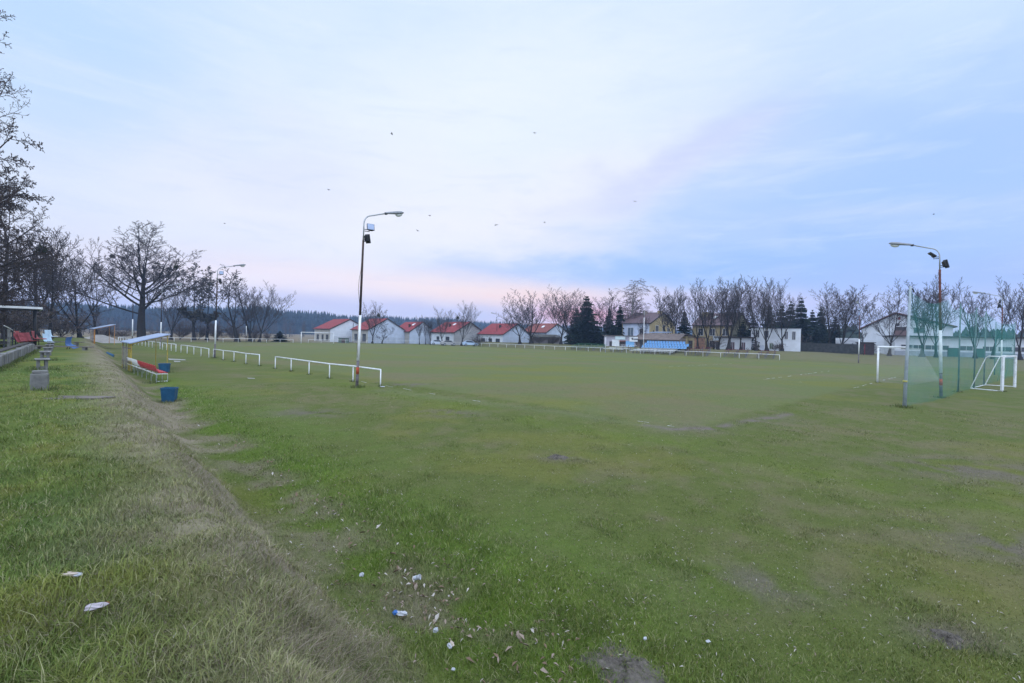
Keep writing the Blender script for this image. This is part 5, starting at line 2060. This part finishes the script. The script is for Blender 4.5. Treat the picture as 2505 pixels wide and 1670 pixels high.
def gable_house(loc, rz, W, L, eave, apex, label, wallm, roofm, side_wall=None, name='house', over=.30, cat='house', gable_m=None, base=-.4, group=None):
    """gable end on the local plane y=0 facing -y; ridge runs back along +y"""
    r = thing(name, label, cat, loc, rz, group)
    b = MB()
    b.prism([(0, base), (W, base), (W, eave), (W / 2, apex), (0, eave)], 'y', 0, .25)
    b.build('gable_wall', gable_m or wallm, r)
    b = MB()
    b.prism([(0, base), (W, base), (W, eave), (W / 2, apex), (0, eave)], 'y', L - .25, L)
    b.build('gable_wall', wallm, r)
    for x_ in (.125, W - .125):
        MB().box((x_, L / 2, (eave + base) / 2), (.25, L - .50, eave - base)).build('side_wall', side_wall or wallm, r)
    th = .16
    sl = (apex - eave) / (W / 2)
    for sgn in (0, 1):
        e0 = (-over, eave - over * sl)
        pts = [(e0[0], e0[1] + .02), (W / 2, apex + .02), (W / 2, apex + .02 + th), (e0[0], e0[1] + .02 + th)]
        if sgn:
            pts = [(W - x_, z_) for x_, z_ in pts]
        MB().prism(pts, 'y', -over * .6, L + over * .6).build('roof', roofm, r)
        t2 = [(e0[0] - .02, e0[1] - .10), (W / 2, apex - .10), (W / 2, apex + .19), (e0[0] - .02, e0[1] + .19)]
        if sgn:
            t2 = [(W - x_, z_) for x_, z_ in t2]
        MB().prism(t2, 'y', -over * .6 - .05, -over * .6 - .003).build('bargeboard', trim_dark, r)
        xg = -over - .07 if not sgn else W + over + .07
        MB().box((xg, L / 2, e0[1] + .06), (.13, L + over, .13)).build('gutter', trim_dark, r)
    return r


def roof_z(x_, W, eave, apex):
    return eave + (apex - eave) * (1 - abs(x_ - W / 2) / (W / 2))


def chimney(r, x_, y_, W, eave, apex, h=.9, w_=.5, m=None):
    z0 = roof_z(x_, W, eave, apex)
    b = MB()
    b.box((x_, y_, z0 + h / 2 - .25), (w_, w_, h + .5))
    b.box((x_, y_, z0 + h + .04), (w_ + .12, w_ + .12, .08))
    b.build('chimney', m or brick_m, r)


def skylight(r, y_, x_, W, eave, apex):
    z0 = roof_z(x_, W, eave, apex)
    sl = math.atan2(apex - eave, W / 2)
    mm = Matrix.Rotation(-sl, 3, 'Y')
    MB().box((x_, y_, z0 + .24), (1.0, .7, .08), mat=mm).build('skylight', mat('skylight_glass', (.75, .80, .85), rough=.1, spec=.6), r)


# five red-roofed houses beyond the far goal line; their gables face along the goal line
HG = 'red-roofed houses beyond the far goal'


def row_house(pxl, pyb, Y, W, L, eave, apex, label, wallm, sidem, wins, chim=None, sky_=None, gm=None):
    q = D(pxl, pyb, Y)
    r = gable_house((q.x, q.y, 0), R(45), W, L, eave, apex, label, wallm, tile_red, sidem, gable_m=gm, group=HG)
    for (a, c, z0, z1) in wins:
        opening(r, a * L, c * L, z0, z1, ('x', 0, -1), bars=0, fm=trim_dark)
    if chim:
        chimney(r, W * chim[0], L * chim[1], W, eave, apex, .8, .45, trim_dark)
    if sky_:
        skylight(r, L * sky_[1], W * sky_[0], W, eave, apex)
    return r


r = row_house(808, 836, 131, 11.0, 10.0, 3.5, 6.2, 'first red-roofed house with a bright white gable behind the far goal', wall_w, wall_c, [(.12, .26, .5, 1.9), (.42, .52, .4, 1.9), (.72, .84, .4, 1.9)])
MB().tube([(6.4, -.10, -.2), (6.4, -.10, 5.2)], .05, 6).build('drainpipe', trim_dark, r)
row_house(900.7, 838, 127, 10.9, 9.2, 3.5, 6.45, 'widest pale gabled house with a red roof behind the lamp post', wall_b, wall_c, [(.14, .32, .5, 2.3), (.64, .80, .5, 2.3)])
row_house(1002, 838, 133, 8.4, 8.5, 3.3, 5.9, 'third red-roofed house with a white skylight behind slim saplings', wall_b, wall_c, [(.30, .52, .7, 2.1)], (.22, .35), (.34, .30))
row_house(1111, 839, 128, 10.5, 10.5, 3.3, 6.1, 'grey gabled house with a red roof and skylight behind the white cars', wall_g, wall_w, [(.20, .34, .6, 2.1), (.62, .72, .5, 2.1)], (.26, .52), (.36, .46), gm=wall_g)
row_house(1231, 840, 126, 10.0, 9.8, 3.1, 5.9, 'last house of the red-roofed row with three small windows', wall_b, wall_w, [(.14, .28, .4, 1.9), (.44, .56, .4, 1.9), (.72, .86, .4, 1.9)], (.30, .45))

# garden fence and hut before the pale gables
q0, q1 = D(818, 838, 124), D(1000, 840, 121)
r = thing('wire_fence', 'thin grey wire fence in front of the pale gables', 'fence', q0 * 1.0)
r.location.z = 0
d = q1 - q0
for i in range(12):
    p = d * i / 11
    MB().bar((p.x, p.y, -.1), (p.x, p.y, 1.7), .05).build('post', grey_steel, r)
MB().add([(0, 0, 0), (d.x, d.y, 0), (d.x, d.y, 1.65), (0, 0, 1.65)], [(0, 1, 2, 3)]).build('mesh', net_mat('wire_mesh', (.16, .17, .18), .16), r, fix=False)
q = D(841, 837, 122.5)
r = thing('garden_hut', 'low grey green hut between the first two red-roofed houses', 'hut', (q.x, q.y, 0), R(10))
MB().box((0, 0, .6), (2.3, 1.6, 1.3)).build('wall', mat('grey_green_board', (.10, .14, .12), var=.2), r)
MB().prism([(-.95, 1.25), (.95, 1.45), (.95, 1.55), (-.95, 1.35)], 'x', -1.3, 1.3).build('roof', tin, r)
MB().box((0, -.86, .55), (.8, .03, 1.0)).build('door', dark_frame, r)

# parked cars


def car(px, pyb, Y, rz, label, m):
    q = D(px, pyb, Y)
    r = thing('parked_car', label, 'car', (q.x, q.y, 0), rz, 'cars parked by the red-roofed houses')
    prof = [(-1.85, .30), (1.85, .30), (1.88, .58), (1.75, .74), (.98, .84), (.42, 1.28), (-.95, 1.32), (-1.6, .94), (-1.88, .84)]
    b = MB().prism(prof, 'y', -.82, .82)
    b.build('body', m, r)
    b = MB()
    for s_ in (-1, 1):
        b.prism([(.82, .87), (.34, 1.23), (-.90, 1.27), (-1.38, .94)], 'y', s_ * .823, s_ * .835)
    b.build('window', glass, r)
    for sx in (-1.15, 1.18):
        for s_ in (-1, 1):
            w_ = MB().tube([(sx, s_ * .66, .31), (sx, s_ * .85, .31)], .31, 14).build('wheel', black_m, r)
            MB().tube([(sx, s_ * .852, .31), (sx, s_ * .862, .31)], .18, 10).build('rim', grey_steel, w_)
    return r


car(1072, 838, 123, R(10), 'white parked car in front of the fourth red-roofed house', wall_b)
car(1097, 838, 120, R(25), 'pale parked car beside the thick bare tree by the grey gable', wall_g)
car(1150, 838, 121, R(15), 'pale blue parked car before the grey gable', mat('pale_blue_car', (.38, .50, .68), rough=.3, spec=.5))

# weathered shed and dull red house behind the far touchline
q = D(1336, 838, 131)
r = gable_house((q.x, q.y, 0), R(45), 9.0, 9.0, 3.9, 6.3, 'house with a dull red roof half hidden by bare trees', wall_b, tile_dull, wall_b)
skylight(r, 3.5, 2.6, 9.0, 3.9, 6.3)
opening(r, 3.4, 5.4, .8, 2.0, ('y', 0, -1))
q = D(1306, 838, 124)
r = thing('weathered_shed', 'long weathered grey shed with a dark sagging roof', 'shed', (q.x, q.y, 0), R(12))
MB().box((3.4, 2, 1.2), (6.8, 4, 2.7)).build('wall', mat('weathered_board', (.16, .14, .15), var=.3, scale=3, stretch=(4, 4, .6), dirt=.5, dirtc=(.26, .25, .28)), r)
MB().prism([(-.4, 2.5), (4.4, 3.2), (4.4, 3.36), (-.4, 2.66)], 'x', -.4, 7.2).build('roof', mat('dark_felt', (.060, .060, .055), var=.3), r)
MB().box((4.4, -.02, 1.0), (1.5, .05, 2.0)).build('door', trim_dark, r)
q = D(1287, 838, 137)
r = gable_house((q.x, q.y, 0), R(45), 6.5, 6, 2.8, 4.9, 'small dark barn with a brown roof beside the weathered shed', brick_m, tile_purple, brick_m, name='barn', cat='barn')

# ------------------------------------------------------------------ club kiosk and hut behind the far benches
def uOf(px, v):
    """u of the point on line v = const seen at photo column px"""
    lo, hi = -50.0, 150.0
    for _ in range(60):
        mid = (lo + hi) / 2
        p = P(mid, v, 1.0)
        dd = ray(px, 840)
        if p.x / p.y > dd.x / dd.y:
            lo = mid
        else:
            hi = mid
    return (lo + hi) / 2


VB = 74.5


def block(px0, px1, v, z0, z1, depth):
    u0, u1 = uOf(px0, v), uOf(px1, v)      # u0 (at px0) is larger
    return u0, u1


# local frame for these: origin at the px0 end, local +x runs toward px1, +y away from the pitch
def front(px0, px1, v, name, label, cat, z=None):
    u0, u1 = uOf(px0, v), uOf(px1, v)
    q = P(u0, v)
    z = q.z if z is None else z
    r = thing(name, label, cat, (q.x, q.y, z), R(-45))
    return r, u0 - u1


ZB = 1.02
r, Lk = front(1477, 1553, VB, 'club_kiosk', 'blue and white club kiosk with sign boards beside the far benches', 'kiosk', ZB)
MB().box((Lk / 2, 1.6, 1.0), (Lk, 3.0, 2.3)).build('wall', lilac, r)
MB().box((Lk / 2, 1.5, 2.25), (Lk + .4, 3.5, .12)).build('roof', brown_roof, r)


def fx(a):      # photo column -> local x on the kiosk front
    return uOf(1477, VB) - uOf(a, VB)


MB().box(((fx(1497) + fx(1515)) / 2, .06, .75), (fx(1515) - fx(1497), .10, 1.35)).build('white_panel', white_paint, r)
MB().box(((fx(1531) + fx(1551)) / 2, .06, .60), (fx(1551) - fx(1531), .10, 1.2)).build('blue_panel', sky_paint, r)
h_ = MB().box(((fx(1515) + fx(1530)) / 2, .07, .62), (fx(1530) - fx(1515), .06, .95)).build('serving_hatch', trim_dark, r)
MB().box(((fx(1515) + fx(1530)) / 2, -.1, 1.18), (fx(1530) - fx(1515), .3, .12)).build('awning', mat('rust_awning', (.32, .11, .06)), h_)
MB().box(((fx(1490) + fx(1497)) / 2, .07, .55), (fx(1496) - fx(1490), .05, 1.0)).build('door', trim_dark, r)
MB().box(((fx(1505) + fx(1530)) / 2, -.04, 1.85), (fx(1530) - fx(1505), .08, .75)).build('sign_board', mat('pale_sign', (.58, .70, .74), var=.08, dirt=.3, dirtc=(.40, .50, .48)), r)
s_ = MB().box(((fx(1540) + fx(1560)) / 2, -.05, 1.60), (fx(1560) - fx(1540), .08, 1.0)).build('sign_board', white_paint, r)
b = MB()
cx_ = fx(1547)
b.prism([(cx_ - .16, 1.86), (cx_ + .16, 1.86), (cx_ + .17, 1.60), (cx_, 1.36), (cx_ - .17, 1.60)], 'y', -.11, -.092)
b.build('crest', trim_dark, s_)
b = MB()
for i in range(3):
    b.box((fx(1551.5) + i * .32, -.1, 1.62), (.22, .02, .34))
b.build('printed_panel', mat('blue_grey_print', (.26, .38, .55)), s_)
b = MB()
for i in range(5):
    b.box((fx(1521) + i * .20, -.085, 1.95), (.13, .02, .20))
b.build('faded_lettering', white_paint, r)

r, Lh = front(1553.5, 1661, VB + .3, 'club_hut', 'long low brown club hut with dark openings behind the blue seats', 'hut', ZB)
MB().box((Lh / 2, 2.0, .9), (Lh, 3.6, 2.1)).build('wall', brick_m, r)
MB().prism([(-.5, 1.55), (2.0, 2.75), (4.4, 2.6), (4.4, 2.7), (2.0, 2.87), (-.5, 1.67)], 'x', -.2, Lh + .3).build('roof', brown_roof, r)


def gx2(a):
    return uOf(1553.5, VB + .3) - uOf(a, VB + .3)


for (a, c, z1, lbl) in ((1564, 1571.5, 1.5, 'door'), (1578.5, 1585, 1.35, 'door'), (1604, 1612, 1.2, 'window'), (1617, 1627.5, 1.5, 'door')):
    opening(r, gx2(a), gx2(c), -.1 if lbl == 'door' else .5, z1, ('y', .2, -1), name=lbl, fm=old_wood, bars=0)
MB().prism([(2.2, 2.95), (4.9, 3.1), (4.9, 3.3), (2.2, 3.15)], 'x', gx2(1574), gx2(1614)).build('raised_roof', roof_sheet, r)

r, Ls = front(1653, 1681, VB + 3, 'yellow_shed', 'yellow flat-roofed shed with a small dark window beside the dark spruce', 'shed', ZB)
MB().box((Ls / 2, 1.5, 1.15), (Ls, 3, 2.7)).build('wall', wall_y, r)
MB().box((Ls / 2, 1.5, 2.56), (Ls + .5, 3.6, .14)).build('roof', trim_dark, r)
opening(r, Ls * .46, Ls * .68, .9, 1.6, ('y', 0, -1), fm=trim_dark, bars=0)
for k in range(3):
    MB().tube([(Ls * (.22 + .12 * k), .8, 2.5), (Ls * (.22 + .12 * k), .8, 3.05)], .09, 8).build('vent_pipe', grey_steel, r)
r, Ls = front(1684, 1708, VB + 3.5, 'orange_shed', 'dull yellow and orange shed behind the lamp post and red benches', 'shed', ZB)
MB().box((Ls * .3, 1.5, 1.0), (Ls * .6, 3, 2.4)).build('wall', wall_y2, r)
MB().box((Ls * .8 + .02, 1.5, 1.0), (Ls * .4, 2.9, 2.3)).build('annex_wall', mat('orange_render', (.36, .20, .13), var=.15, scale=2), r)
MB().box((Ls / 2, 1.5, 2.26), (Ls + .3, 3.4, .12)).build('roof', brown_roof, r)
MB().box((Ls * .22, -.02, .75), (.8, .05, 1.7)).build('door', trim_dark, r)

# yellow house with purple roof
q = D(1590, 840, 108)
W, L, eave, apex = 11.3, 7.2, 6.25, 8.75
r = gable_house((q.x, q.y, .8), R(45), W, L, eave - .8, apex - .8, 'yellow gabled house with a purple brown roof behind the club hut', wall_y, tile_purple, wall_b)
chimney(r, W * .47, .55, W, eave - .8, apex - .8, .55, 1.0, wall_y2)
chimney(r, W * .40, L * .55, W, eave - .8, apex - .8, .9, .8, brick_m)
opening(r, 2.3, 3.5, 3.4, 5.0, ('y', 0, -1), bars=2)
opening(r, 5.4, 6.4, 3.6, 5.2, ('y', 0, -1), bars=1)
opening(r, 7.6, 8.4, 3.2, 4.6, ('y', 0, -1), bars=1)
opening(r, 1.5, 2.6, 2.6, 4.2, ('x', 0, -1), bars=1)
opening(r, 4.2, 5.6, 2.6, 4.4, ('x', 0, -1), bars=1, m=glass_l)
b = MB()
b.box((-1.0, 3.6, 2.2), (2.0, 6.4, .18))
b.build('balcony', wall_b, r)
an = MB().box((-1.3, 4.2, .6), (2.6, 6.0, 2.9)).build('annex', brick_m, r)
MB().box((-2.62, 4.6, .6), (.04, 1.4, 2.4)).build('garage_door', wall_y2, an)

# second yellow house, half hidden
q = D(1790, 842, 101)
W, L, eave, apex = 9.4, 8.4, 6.0, 8.6
r = gable_house((q.x, q.y, .8), R(45), W, L, eave - .8, apex - .8, 'second yellow house with a brown roof behind the row of bare trees', wall_y2, tile_purple, wall_y2, gable_m=mat('dark_olive_gable', (.13, .12, .08), var=.25))  # gable end in a darker olive tone than the side walls
chimney(r, W * .42, L * .30, W, eave - .8, apex - .8, .7, .9, brick_m)
chimney(r, W * .40, L * .86, W, eave - .8, apex - .8, .8, 1.1, wall_y2)
for (a, c) in ((.10, .22), (.42, .54), (.72, .84)):
    opening(r, a * L, c * L, 3.0, 4.4, ('x', 0, -1), bars=1)
    opening(r, a * L, c * L, .6, 1.9, ('x', 0, -1), bars=1)
skylight(r, L * .55, W * .3, W, eave - .8, apex - .8)

# garages and white flat-roofed house
gq, gq1 = D(1744, 858, 99), D(1836, 858, 95)
d = gq1 - gq
Lg = math.hypot(d.x, d.y)
r = thing('garage_block', 'low pale garage block with two purple brown doors', 'garage', (gq.x, gq.y, .85), math.atan2(d.y, d.x))
MB().box((Lg / 2 + .6, 2.6, 1.1), (Lg - 1.2, 5.2, 2.8)).build('wall', wall_w, r)
MB().box((Lg / 2 + .3, 2.5, 2.60), (Lg + .2, 5.8, .22)).build('roof', trim_dark, r)
for (a, c) in ((.44, .58), (.72, .86)):
    opening(r, a * Lg, c * Lg, -.1, 1.65, ('y', 0, -1), m=mat('purple_brown_door', (.115, .070, .088), var=.15, scale=3, stretch=(1, 1, 6)), name='garage_door', fm=wall_w, bars=2)
MB().box((.55, .4, .95), (1.1, .10, 1.5)).build('entrance', trim_dark, r)
MB().box((.62, -.10, 2.35), (1.25, .30, .85)).build('sign_board', mat('pale_grey_sign', (.52, .60, .68), var=.06), r)
MB().tube([(.45, -.15, -.2), (.45, -.15, 1.9)], .09, 8).build('pillar', wall_w, r)

fq, fq1 = D(1836, 857, 96), D(1958, 857, 92.1)
d = fq1 - fq
Lf = math.hypot(d.x, d.y)
r = thing('flat_roofed_house', 'white two-storey flat-roofed house under dark conifers', 'house', (fq.x, fq.y, .85), math.atan2(d.y, d.x))
MB().box((Lf / 2, 4, 2.1), (Lf, 8, 4.7)).build('wall', wall_w, r)
b = MB()
b.box((Lf / 2, 4, 4.47), (Lf + .16, 8.16, .10))
b.build('roof', tin, r)
for (a, c, z0, z1) in ((.10, .17, 2.7, 4.0), (.28, .36, 2.7, 4.0), (.685, .745, 2.5, 3.9), (.835, .895, 2.4, 3.9)):
    opening(r, a * Lf, c * Lf, z0, z1, ('y', 0, -1), bars=1)
for (a, c, z0, z1, m_) in ((.06, .11, .2, 1.5, mat('red_window', (.15, .07, .09))), (.39, .455, .5, 1.6, mat('green_window', (.08, .12, .07))), (.145, .175, .2, 1.5, glass)):
    opening(r, a * Lf, c * Lf, z0, z1, ('y', 0, -1), m=m_, bars=1)
opening(r, .58, .0, 0, 0, ('y', 0, -1)) if False else None
opening(r, .585 * Lf, .615 * Lf, -.2, 1.45, ('y', 0, -1), m=trim_dark, name='door', fm=wall_g, bars=0)
opening(r, .20 * Lf, .275 * Lf, -.2, 1.2, ('y', 0, -1), m=wall_b, name='garage_door', fm=frame_m, bars=2)

# dark board fence, tin-roofed shed, red door hut
hq, hq1 = D(1935, 864, 96), D(2112, 868, 88)
d = hq1 - hq
Lw = math.hypot(d.x, d.y)
r = thing('board_fence', 'long dark board fence below the conifers', 'fence', (hq.x, hq.y, T(hq.x, hq.y)), math.atan2(d.y, d.x))
n = 7
for i in range(n):
    MB().box((Lw * (i + .5) / n, 0, .75), (Lw / n - .12, .06, 1.75)).build('panel', hedge_dark, r)
for i in range(n + 1):
    MB().bar((Lw * i / n, 0, -.3), (Lw * i / n, 0, 1.78), .11).build('post', hedge_dark, r)
sq, sq1 = D(2048, 846, 100), D(2102, 846, 98)
d = sq1 - sq
Lw = math.hypot(d.x, d.y)
r = thing('tin_shed', 'long shed with a pale stained tin roof behind the dark fence', 'shed', (sq.x, sq.y, .6), math.atan2(d.y, d.x))
MB().box((Lw / 2, 2.2, .9), (Lw, 4.2, 2.2)).build('wall', brick_m, r)
b = MB()
pr = [(-.35, 1.75), (-.15, 2.30), (.5, 2.85), (1.5, 3.2), (2.5, 3.3), (3.6, 3.1), (4.5, 2.5)]
pr2 = pr + [(y_, z_ - .08) for y_, z_ in reversed(pr)]
b.prism(pr2, 'x', -.3, Lw + .2)
b.build('roof', tin, r)
rq = D(2104, 868, 91)
r = thing('red_door_hut', 'dark hut with a dark red door and a white notice', 'hut', (rq.x, rq.y, T(rq.x, rq.y)), R(-20))
MB().box((1.1, 1.2, 1.0), (2.2, 2.2, 2.3)).build('wall', mat('dark_hut_wall', (.055, .042, .045), var=.3), r)
MB().box((1.1, 1.2, 2.22), (2.6, 2.6, .12)).build('roof', trim_dark, r)
dr = MB().box((.42, .06, .95), (.75, .06, 1.85)).build('door', dark_red, r)
MB().box((.42, .02, 1.25), (.34, .02, .42)).build('notice', white_paint, dr)

# white house behind the goal: asymmetric low gable
EA = R(-36)
ec = D(2187, 866, 104)
eg = Vector((math.cos(EA), math.sin(EA), 0))


def eray(px, py=850):
    """distance along the house front, and height, at which a photo pixel meets the plane of that front"""
    d = ray(px, py)
    # ec + eg*s = d*t in plan
    t = (ec.x * eg.y - ec.y * eg.x) / (d.x * eg.y - d.y * eg.x)
    s_ = (Vector((d.x * t, d.y * t, 0)) - Vector((ec.x, ec.y, 0))).dot(eg)
    return s_, EYE + d.z * t


es0 = eray(2107)[0]
eq = ec + eg * es0
r = thing('white_house', 'large white house with a low brown-edged gable behind the near goal', 'house', (eq.x, eq.y, .55), EA)


def ex(px):
    return eray(px)[0] - es0


def ez(py, px):
    return eray(px, py)[1] - .55


Wd = ex(2330)
zl, za, zr = ez(803, 2107), ez(766, 2187), ez(797, 2330)
xa = ex(2187)
MB().prism([(0, -.5), (Wd, -.5), (Wd, zr - .15), (xa, za - .15), (0, zl - .15)], 'y', 0, 9).build('wall', wall_w, r)
for pts in ([(-.5, zl - .25), (xa - .05, za - .02), (xa - .05, za + .22), (-.5, zl - .02)], [(xa + .02, za - .02), (Wd + .6, zr - .28), (Wd + .6, zr - .05), (xa + .02, za + .22)]):
    MB().prism(pts, 'y', -.7, 9.5).build('roof', mat('brown_red_eave', (.135, .070, .062), var=.2, scale=2), r)
chimney_z = zl + .55
MB().box((ex(2136), 1.0, ez(796, 2136)), (1.0, 1.0, 2.2)).build('chimney', wall_w, r)
opening(r, ex(2194), ex(2201), ez(782, 2197), ez(775, 2197), ('y', 0, -1), m=dark_red, fm=frame_m, bars=0)
opening(r, ex(2190), ex(2199), ez(797, 2195), ez(790.5, 2195), ('y', 0, -1), fm=frame_m, bars=0)
opening(r, ex(2234), ex(2261), ez(814, 2247), ez(801, 2247), ('y', 0, -1), m=mat('green_glass', (.07, .105, .095), rough=.2, spec=.5), bars=1)
MB().box(((ex(2187) + ex(2216)) / 2, -.75, ez(814.5, 2200)), (ex(2216) - ex(2187), 1.5, 1.05)).build('balcony', mat('brown_balcony', (.15, .095, .090), var=.2, scale=2), r)
MB().box(((ex(2187) + ex(2216)) / 2, .02, ez(804.5, 2200)), (ex(2216) - ex(2187), .06, .9)).build('balcony_recess', trim_dark, r)
MB().box((ex(2120), -.6, ez(842, 2120)), (3.0, 1.4, .25)).build('porch_roof', trim_dark, r)

lq, lq1 = D(2188, 868, 96), D(2560, 872, 88)
d = lq1 - lq
Lw = math.hypot(d.x, d.y)
r = thing('long_white_building', 'long single-storey white building with a dark flat roof edge beyond the netting', 'building', (lq.x, lq.y, .45), math.atan2(d.y, d.x))
MB().box((Lw / 2, 3, 1.75), (Lw, 6, 4.4)).build('wall', wall_w, r)
MB().box((Lw / 2, 2.8, 4.04), (Lw + .6, 7.0, .22)).build('roof', trim_dark, r)
MB().box((Lw / 2, -.04, .35), (Lw, .10, 1.7)).build('plinth', mat('grey_blue_plinth', (.26, .29, .34), var=.15, scale=1, dirt=.4, dirtc=(.18, .19, .2)), r)
for i, f in enumerate((.045, .125, .215, .29, .45, .60, .70, .80, .93)):
    opening(r, Lw * f, Lw * f + 1.9, 1.55, 2.35, ('y', 0, -1), bars=1, fm=frame_m)
for f in (.37, .545):
    opening(r, Lw * f, Lw * f + 1.5, -.3, 1.9, ('y', -.10, -1), m=mat('green_door', (.045, .10, .085)), name='door', fm=trim_dark, bars=0)
# low roof of another building beyond
q = D(2300, 850, 118)
r = gable_house((q.x, q.y, .5), R(60), 9.5, 14, 4.6, 6.5, 'low house with a brown hipped-looking roof behind the long white building'.replace('hipped-looking', 'shallow'), wall_w, brown_roof, wall_w)

# ------------------------------------------------------------------ birds
bird_m = mat('dark_feathers', (.015, .015, .018), rough=.8)
bme = None
for i, (px, py) in enumerate(((958.5, 327), (1308, 325), (804, 464), (1051, 527), (1021.5, 564), (1212, 550.5), (1216, 549.5), (1332, 543.5), (1553, 492.5), (2284.5, 523.5), (549.5, 546))):
    Y = 46 + (i * 37 % 18)
    q = D(px, py, Y)
    if bme is None:
        b = MB()
        b.tube([(-.20, 0, 0), (-.12, 0, .0), (0, 0, .01), (.12, 0, .012), (.19, 0, .01)], [.02, .07, .09, .06, .015], 8)
        for s_ in (-1, 1):
            b.add([(.08, 0, .03), (.10, s_ * .22, .09), (.0, s_ * .46, .05), (-.04, s_ * .22, .07), (-.08, 0, .02)], [(0, 1, 2, 3, 4)])
            b.add([(.08, 0, .015), (.10, s_ * .22, .075), (.0, s_ * .46, .04), (-.04, s_ * .22, .055), (-.08, 0, .005)], [(4, 3, 2, 1, 0)])
        b.add([(-.16, 0, .0), (-.30, .06, .0), (-.30, -.06, .0), (-.16, 0, .012)], [(0, 1, 2), (3, 2, 1)])
        o = b.build('bird', bird_m, None)
        bme = o.data
    else:
        o = bpy.data.objects.new('bird', bme)
        COL.objects.link(o)
    o.location = q
    o.scale = (.5, .5, .5)
    o.rotation_euler = (R((i * 31) % 40 - 20), 0, R((i * 77) % 360))
    pair = i in (5, 6)
    tag(o, 'one of two small dark birds flying close together' if pair else 'tiny dark bird flying alone in the pale sky', 'bird', 'pair of birds flying together' if pair else 'single birds in the sky')

# ------------------------------------------------------------------ longer grass left standing round posts, bins and blocks
spots = [(p.x, p.y, .16, 70, .12) for p in [P(14.7 + 13.6 * i / 5, -1.4) for i in range(6)] + [P(31.4 + 11.8 * i / 4, -1.4) for i in range(5)]]
spots += [(q.x, q.y, rr_, n_, h_) for q, rr_, n_, h_ in ((G(873, 948), .34, 240, .15), (G(414, 978.5), .42, 300, .10), (G(402, 911), .42, 160, .10), (G(2212, 996), .36, 260, .13), (G(2302, 973), .30, 160, .12),
          (G(2146, 935), .22, 80, .09), (G(525, 876), .30, 120, .14), (G(2451, 958), .25, 110, .10), (G(2344, 959), .25, 90, .12))]
spots += [(q.x, q.y, .45, 260, .14) for q in pp[:3]]
spots += [(q.x, q.y, .40, 170, .12) for q in (G(372, 935), G(392, 935), P(29.0, -9.0), P(32.5, -9.0))]
for i in range(40):
    q = w0.lerp(w1, i / 39)
    spots.append((q.x + .14, q.y - .02, .22, 60, .14))
g_ = np.random.RandomState(21)
bx = np.concatenate([np.full(n_, x_) + g_.randn(n_) * r_ * .5 for x_, y_, r_, n_, h_ in spots])
by = np.concatenate([np.full(n_, y_) + g_.randn(n_) * r_ * .5 for x_, y_, r_, n_, h_ in spots])
hh = np.concatenate([np.full(n_, h_) for x_, y_, r_, n_, h_ in spots]) * (.4 + .9 * g_.rand(len(bx)))
n = len(bx)
bz = terr(bx, by)
th, ph = g_.rand(n) * 6.283, g_.rand(n) * 6.283
wd_ = .009
o1 = np.stack([np.cos(ph) * wd_, np.sin(ph) * wd_, 0 * ph], 1)
b0 = np.stack([bx, by, bz - .01], 1)
ln = .5 * hh
md = b0 + np.stack([np.cos(th) * ln * .3, np.sin(th) * ln * .3, hh * .6], 1)
tp = b0 + np.stack([np.cos(th) * ln, np.sin(th) * ln, hh], 1)
V = np.stack([b0 - o1, b0 + o1, md + o1 * .7, md - o1 * .7, tp], 1)
cc = ground_col(bx, by)
cc = mixc(cc, (.10, .15, .035), .5 + 0 * bx)
cc = mixc(cc, (.20, .18, .09), .7 * (g_.rand(n) > .75)) * (.6 + .6 * g_.rand(n))[:, None]
i0 = np.arange(n)[:, None] * 5
tag(npmesh('grass', V.reshape(-1, 3), [i0 + np.array([[0, 1, 2, 3]]), i0 + np.array([[3, 2, 4]])], grass_mat, colors=np.repeat(cc[:, None, :], 5, 1).reshape(-1, 3)), kind='stuff')
# ------------------------------------------------------------------ evening haze: one closed box of thin air around everything
b = MB()
b.box((0, 430, 22), (1960, 1080, 46.5))
hz = bpy.data.materials.new('haze')
hz.use_nodes = True
nt = hz.node_tree
for n in list(nt.nodes):
    nt.nodes.remove(n)
vo = nt.nodes.new('ShaderNodeVolumePrincipled')
vo.inputs['Color'].default_value = (.42, .62, 1.0, 1)
vo.inputs['Density'].default_value = .00045
vo.inputs['Anisotropy'].default_value = 0.1
ou = nt.nodes.new('ShaderNodeOutputMaterial')
nt.links.new(vo.outputs[0], ou.inputs['Volume'])
o = b.build('haze', hz)
tag(o, kind='stuff')
